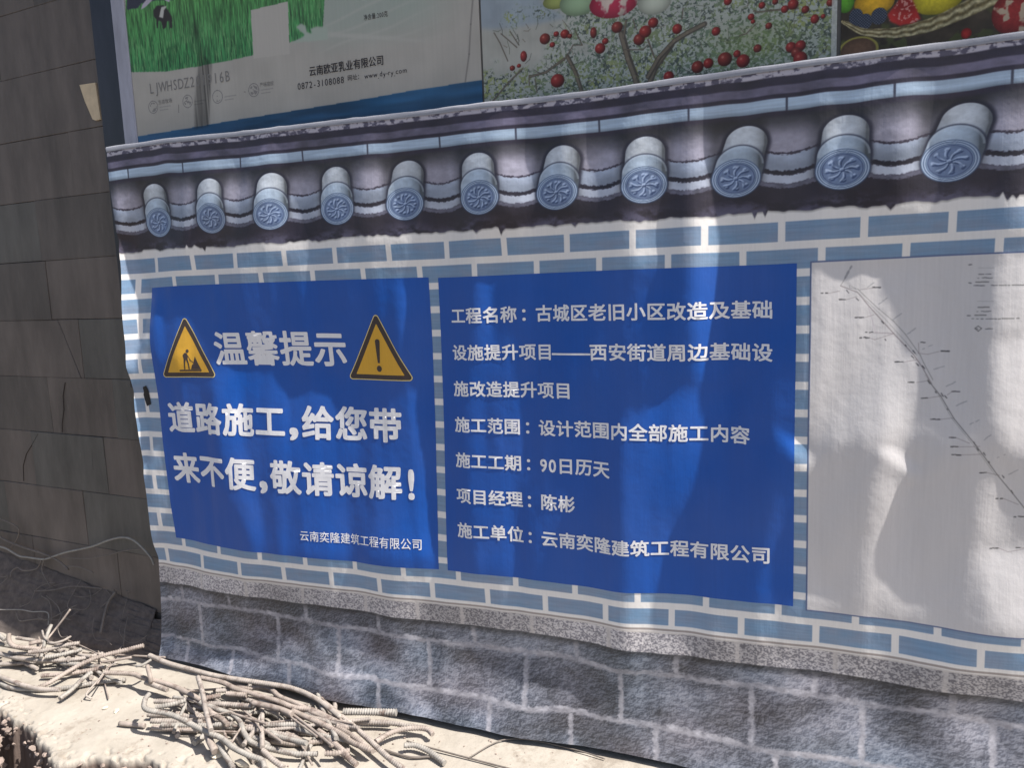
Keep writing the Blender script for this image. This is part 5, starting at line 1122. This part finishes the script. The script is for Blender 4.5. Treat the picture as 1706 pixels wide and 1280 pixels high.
for i, (lb_, r, rib, pts) in enumerate(BARS):
    mi = 1 if ('pink' in lb_ or 'rounded' in lb_) else (i * 7) % 3 
    o = link('reinforcing_bar', tube('reinforcing_bar', pts, r, rib), M_bar[mi])
    tag(o, lb_, 'steel bar', 'cut reinforcing bars heaped before the banner')
fb = random.Random(33)
for q in range(64):
    left = q % 4 == 0; thin = q % 3 == 1
    x = fb.uniform(-2.25, -1.72) if left else fb.uniform(-1.20, -.60)
    y = fb.uniform(-.17, -.03) if left else (-.20 - (x + .9) * .02 + fb.uniform(-.14, .10))
    a = fb.gauss(-.3, .45); L = fb.uniform(.10, .26) if thin else fb.uniform(.06, .17); z = fb.uniform(.006, .045); dz = fb.uniform(-.01, .05 if thin else .02)
    bnd = fb.uniform(-.006, .006)
    p0 = (x - L * math.cos(a), y - L * math.sin(a), z); p2 = (x + L * math.cos(a), y + L * math.sin(a), max(.006, z + dz))
    p1 = (x + bnd, y + bnd, (z + p2[2]) / 2)
    r = fb.choice([.0028, .0036, .0045]) if thin else fb.choice([.0080, .0070, .0058])
    o = link('reinforcing_bar', tube('reinforcing_bar', [p0, p1, p2], r, 0 if thin else 1, 7 if thin else 10), M_bar[q % 3])
    if left: lb_ = 'thin straight rod mixed low into the left part of the heap' if thin else 'short cut bar buried low in the left part of the heap'
    else: lb_ = 'thin straight rod poking out low from the middle of the heap' if thin else 'short cut bar buried low beneath the long bars of the heap'
    tag(o, lb_, 'steel bar', 'cut reinforcing bars heaped before the banner')
M_wire = mat('dull_wire', (112, 104, 98), .6, .4, .1, 40)
M_wire2 = mat('pale_wire', (150, 146, 140), .6, .4, .1, 40)

# black netting heaped along the foot of the slate wall
nx = np.linspace(-3.1, -1.585, 230); ny = np.linspace(0, 1, 70)
NX, NT = np.meshgrid(nx, ny)
wallY = .14 + (-1.70 - NX) * math.tan(wa) - .004
wallY = np.where(NX > -1.70, .115, wallY)
y0 = .03 + .012 * np.array([mnoise.noise(Vector((x * 5, 0, 2))) for x in nx])[None] + 0 * NX
NY = y0 + (wallY - y0) * NT
fold = np.array([mnoise.noise(Vector((x * 4 + t * 1.2, t * 7 - x * 1.2, 1))) for x, t in zip(NX.ravel(), NT.ravel())]).reshape(NX.shape)
fold2 = np.array([abs(mnoise.noise(Vector((x * 9 - t * 3, t * 10 + x * 5, 5)))) for x, t in zip(NX.ravel(), NT.ravel())]).reshape(NX.shape)
NZ = .015 + 1.5 * (NY - .03) + .012 * fold * np.sin(np.pi * np.clip(NT, 0, 1)) ** .5 - .016 * fold2 * sm(NT, 0, .2)
NZ = np.minimum(np.where(NT < .02, .0, NZ), .36 + .012 * fold)
net = link('black_netting', grid_mesh('black_netting', np.stack([NX, NY, NZ], -1)), mat('black_mesh_cloth', (100, 92, 88), .9, .15, .12, 30, .0008, 160))
tag(net, 'dusty black netting heaped along the foot of the slate wall', 'netting')
for i, (lb_, r, pts) in enumerate(WIRES):
    o = link('loose_wire', tube('loose_wire', [(x, y - .014, z + .010) for x, y, z in pts], r, 0, 7), M_wire2 if 'pale' in lb_ or 'light' in lb_ else M_wire)
    tag(o, lb_, 'wire', 'wires lying on the black netting')
wr = random.Random(9)
for q in range(14):
    x = wr.uniform(-2.5, -1.8); y = wr.uniform(.05, .13); P_ = []
    a = wr.uniform(-.9, .9)
    for s_ in range(5):
        P_.append((x, y - .012, .03 + 1.5 * (y - .03) + .014 + wr.uniform(0, .012)))
        a += wr.uniform(-.9, .9); x += .055 * math.cos(a); y = min(.15, max(.03, y + .03 * math.sin(a)))
    o = link('loose_wire', tube('loose_wire', P_, wr.choice([.0012, .0018, .0024]), 0, 6), M_wire)
    tag(o, 'short fine wire scrap strewn over the black netting', 'wire', 'wires lying on the black netting')
for i, (lb_, r, pts) in enumerate(CABLES):
    o = link('ground_cable', tube('ground_cable', pts, r, 0, 7), M_wire)
    tag(o, lb_, 'cable', 'cables on the pale slab')
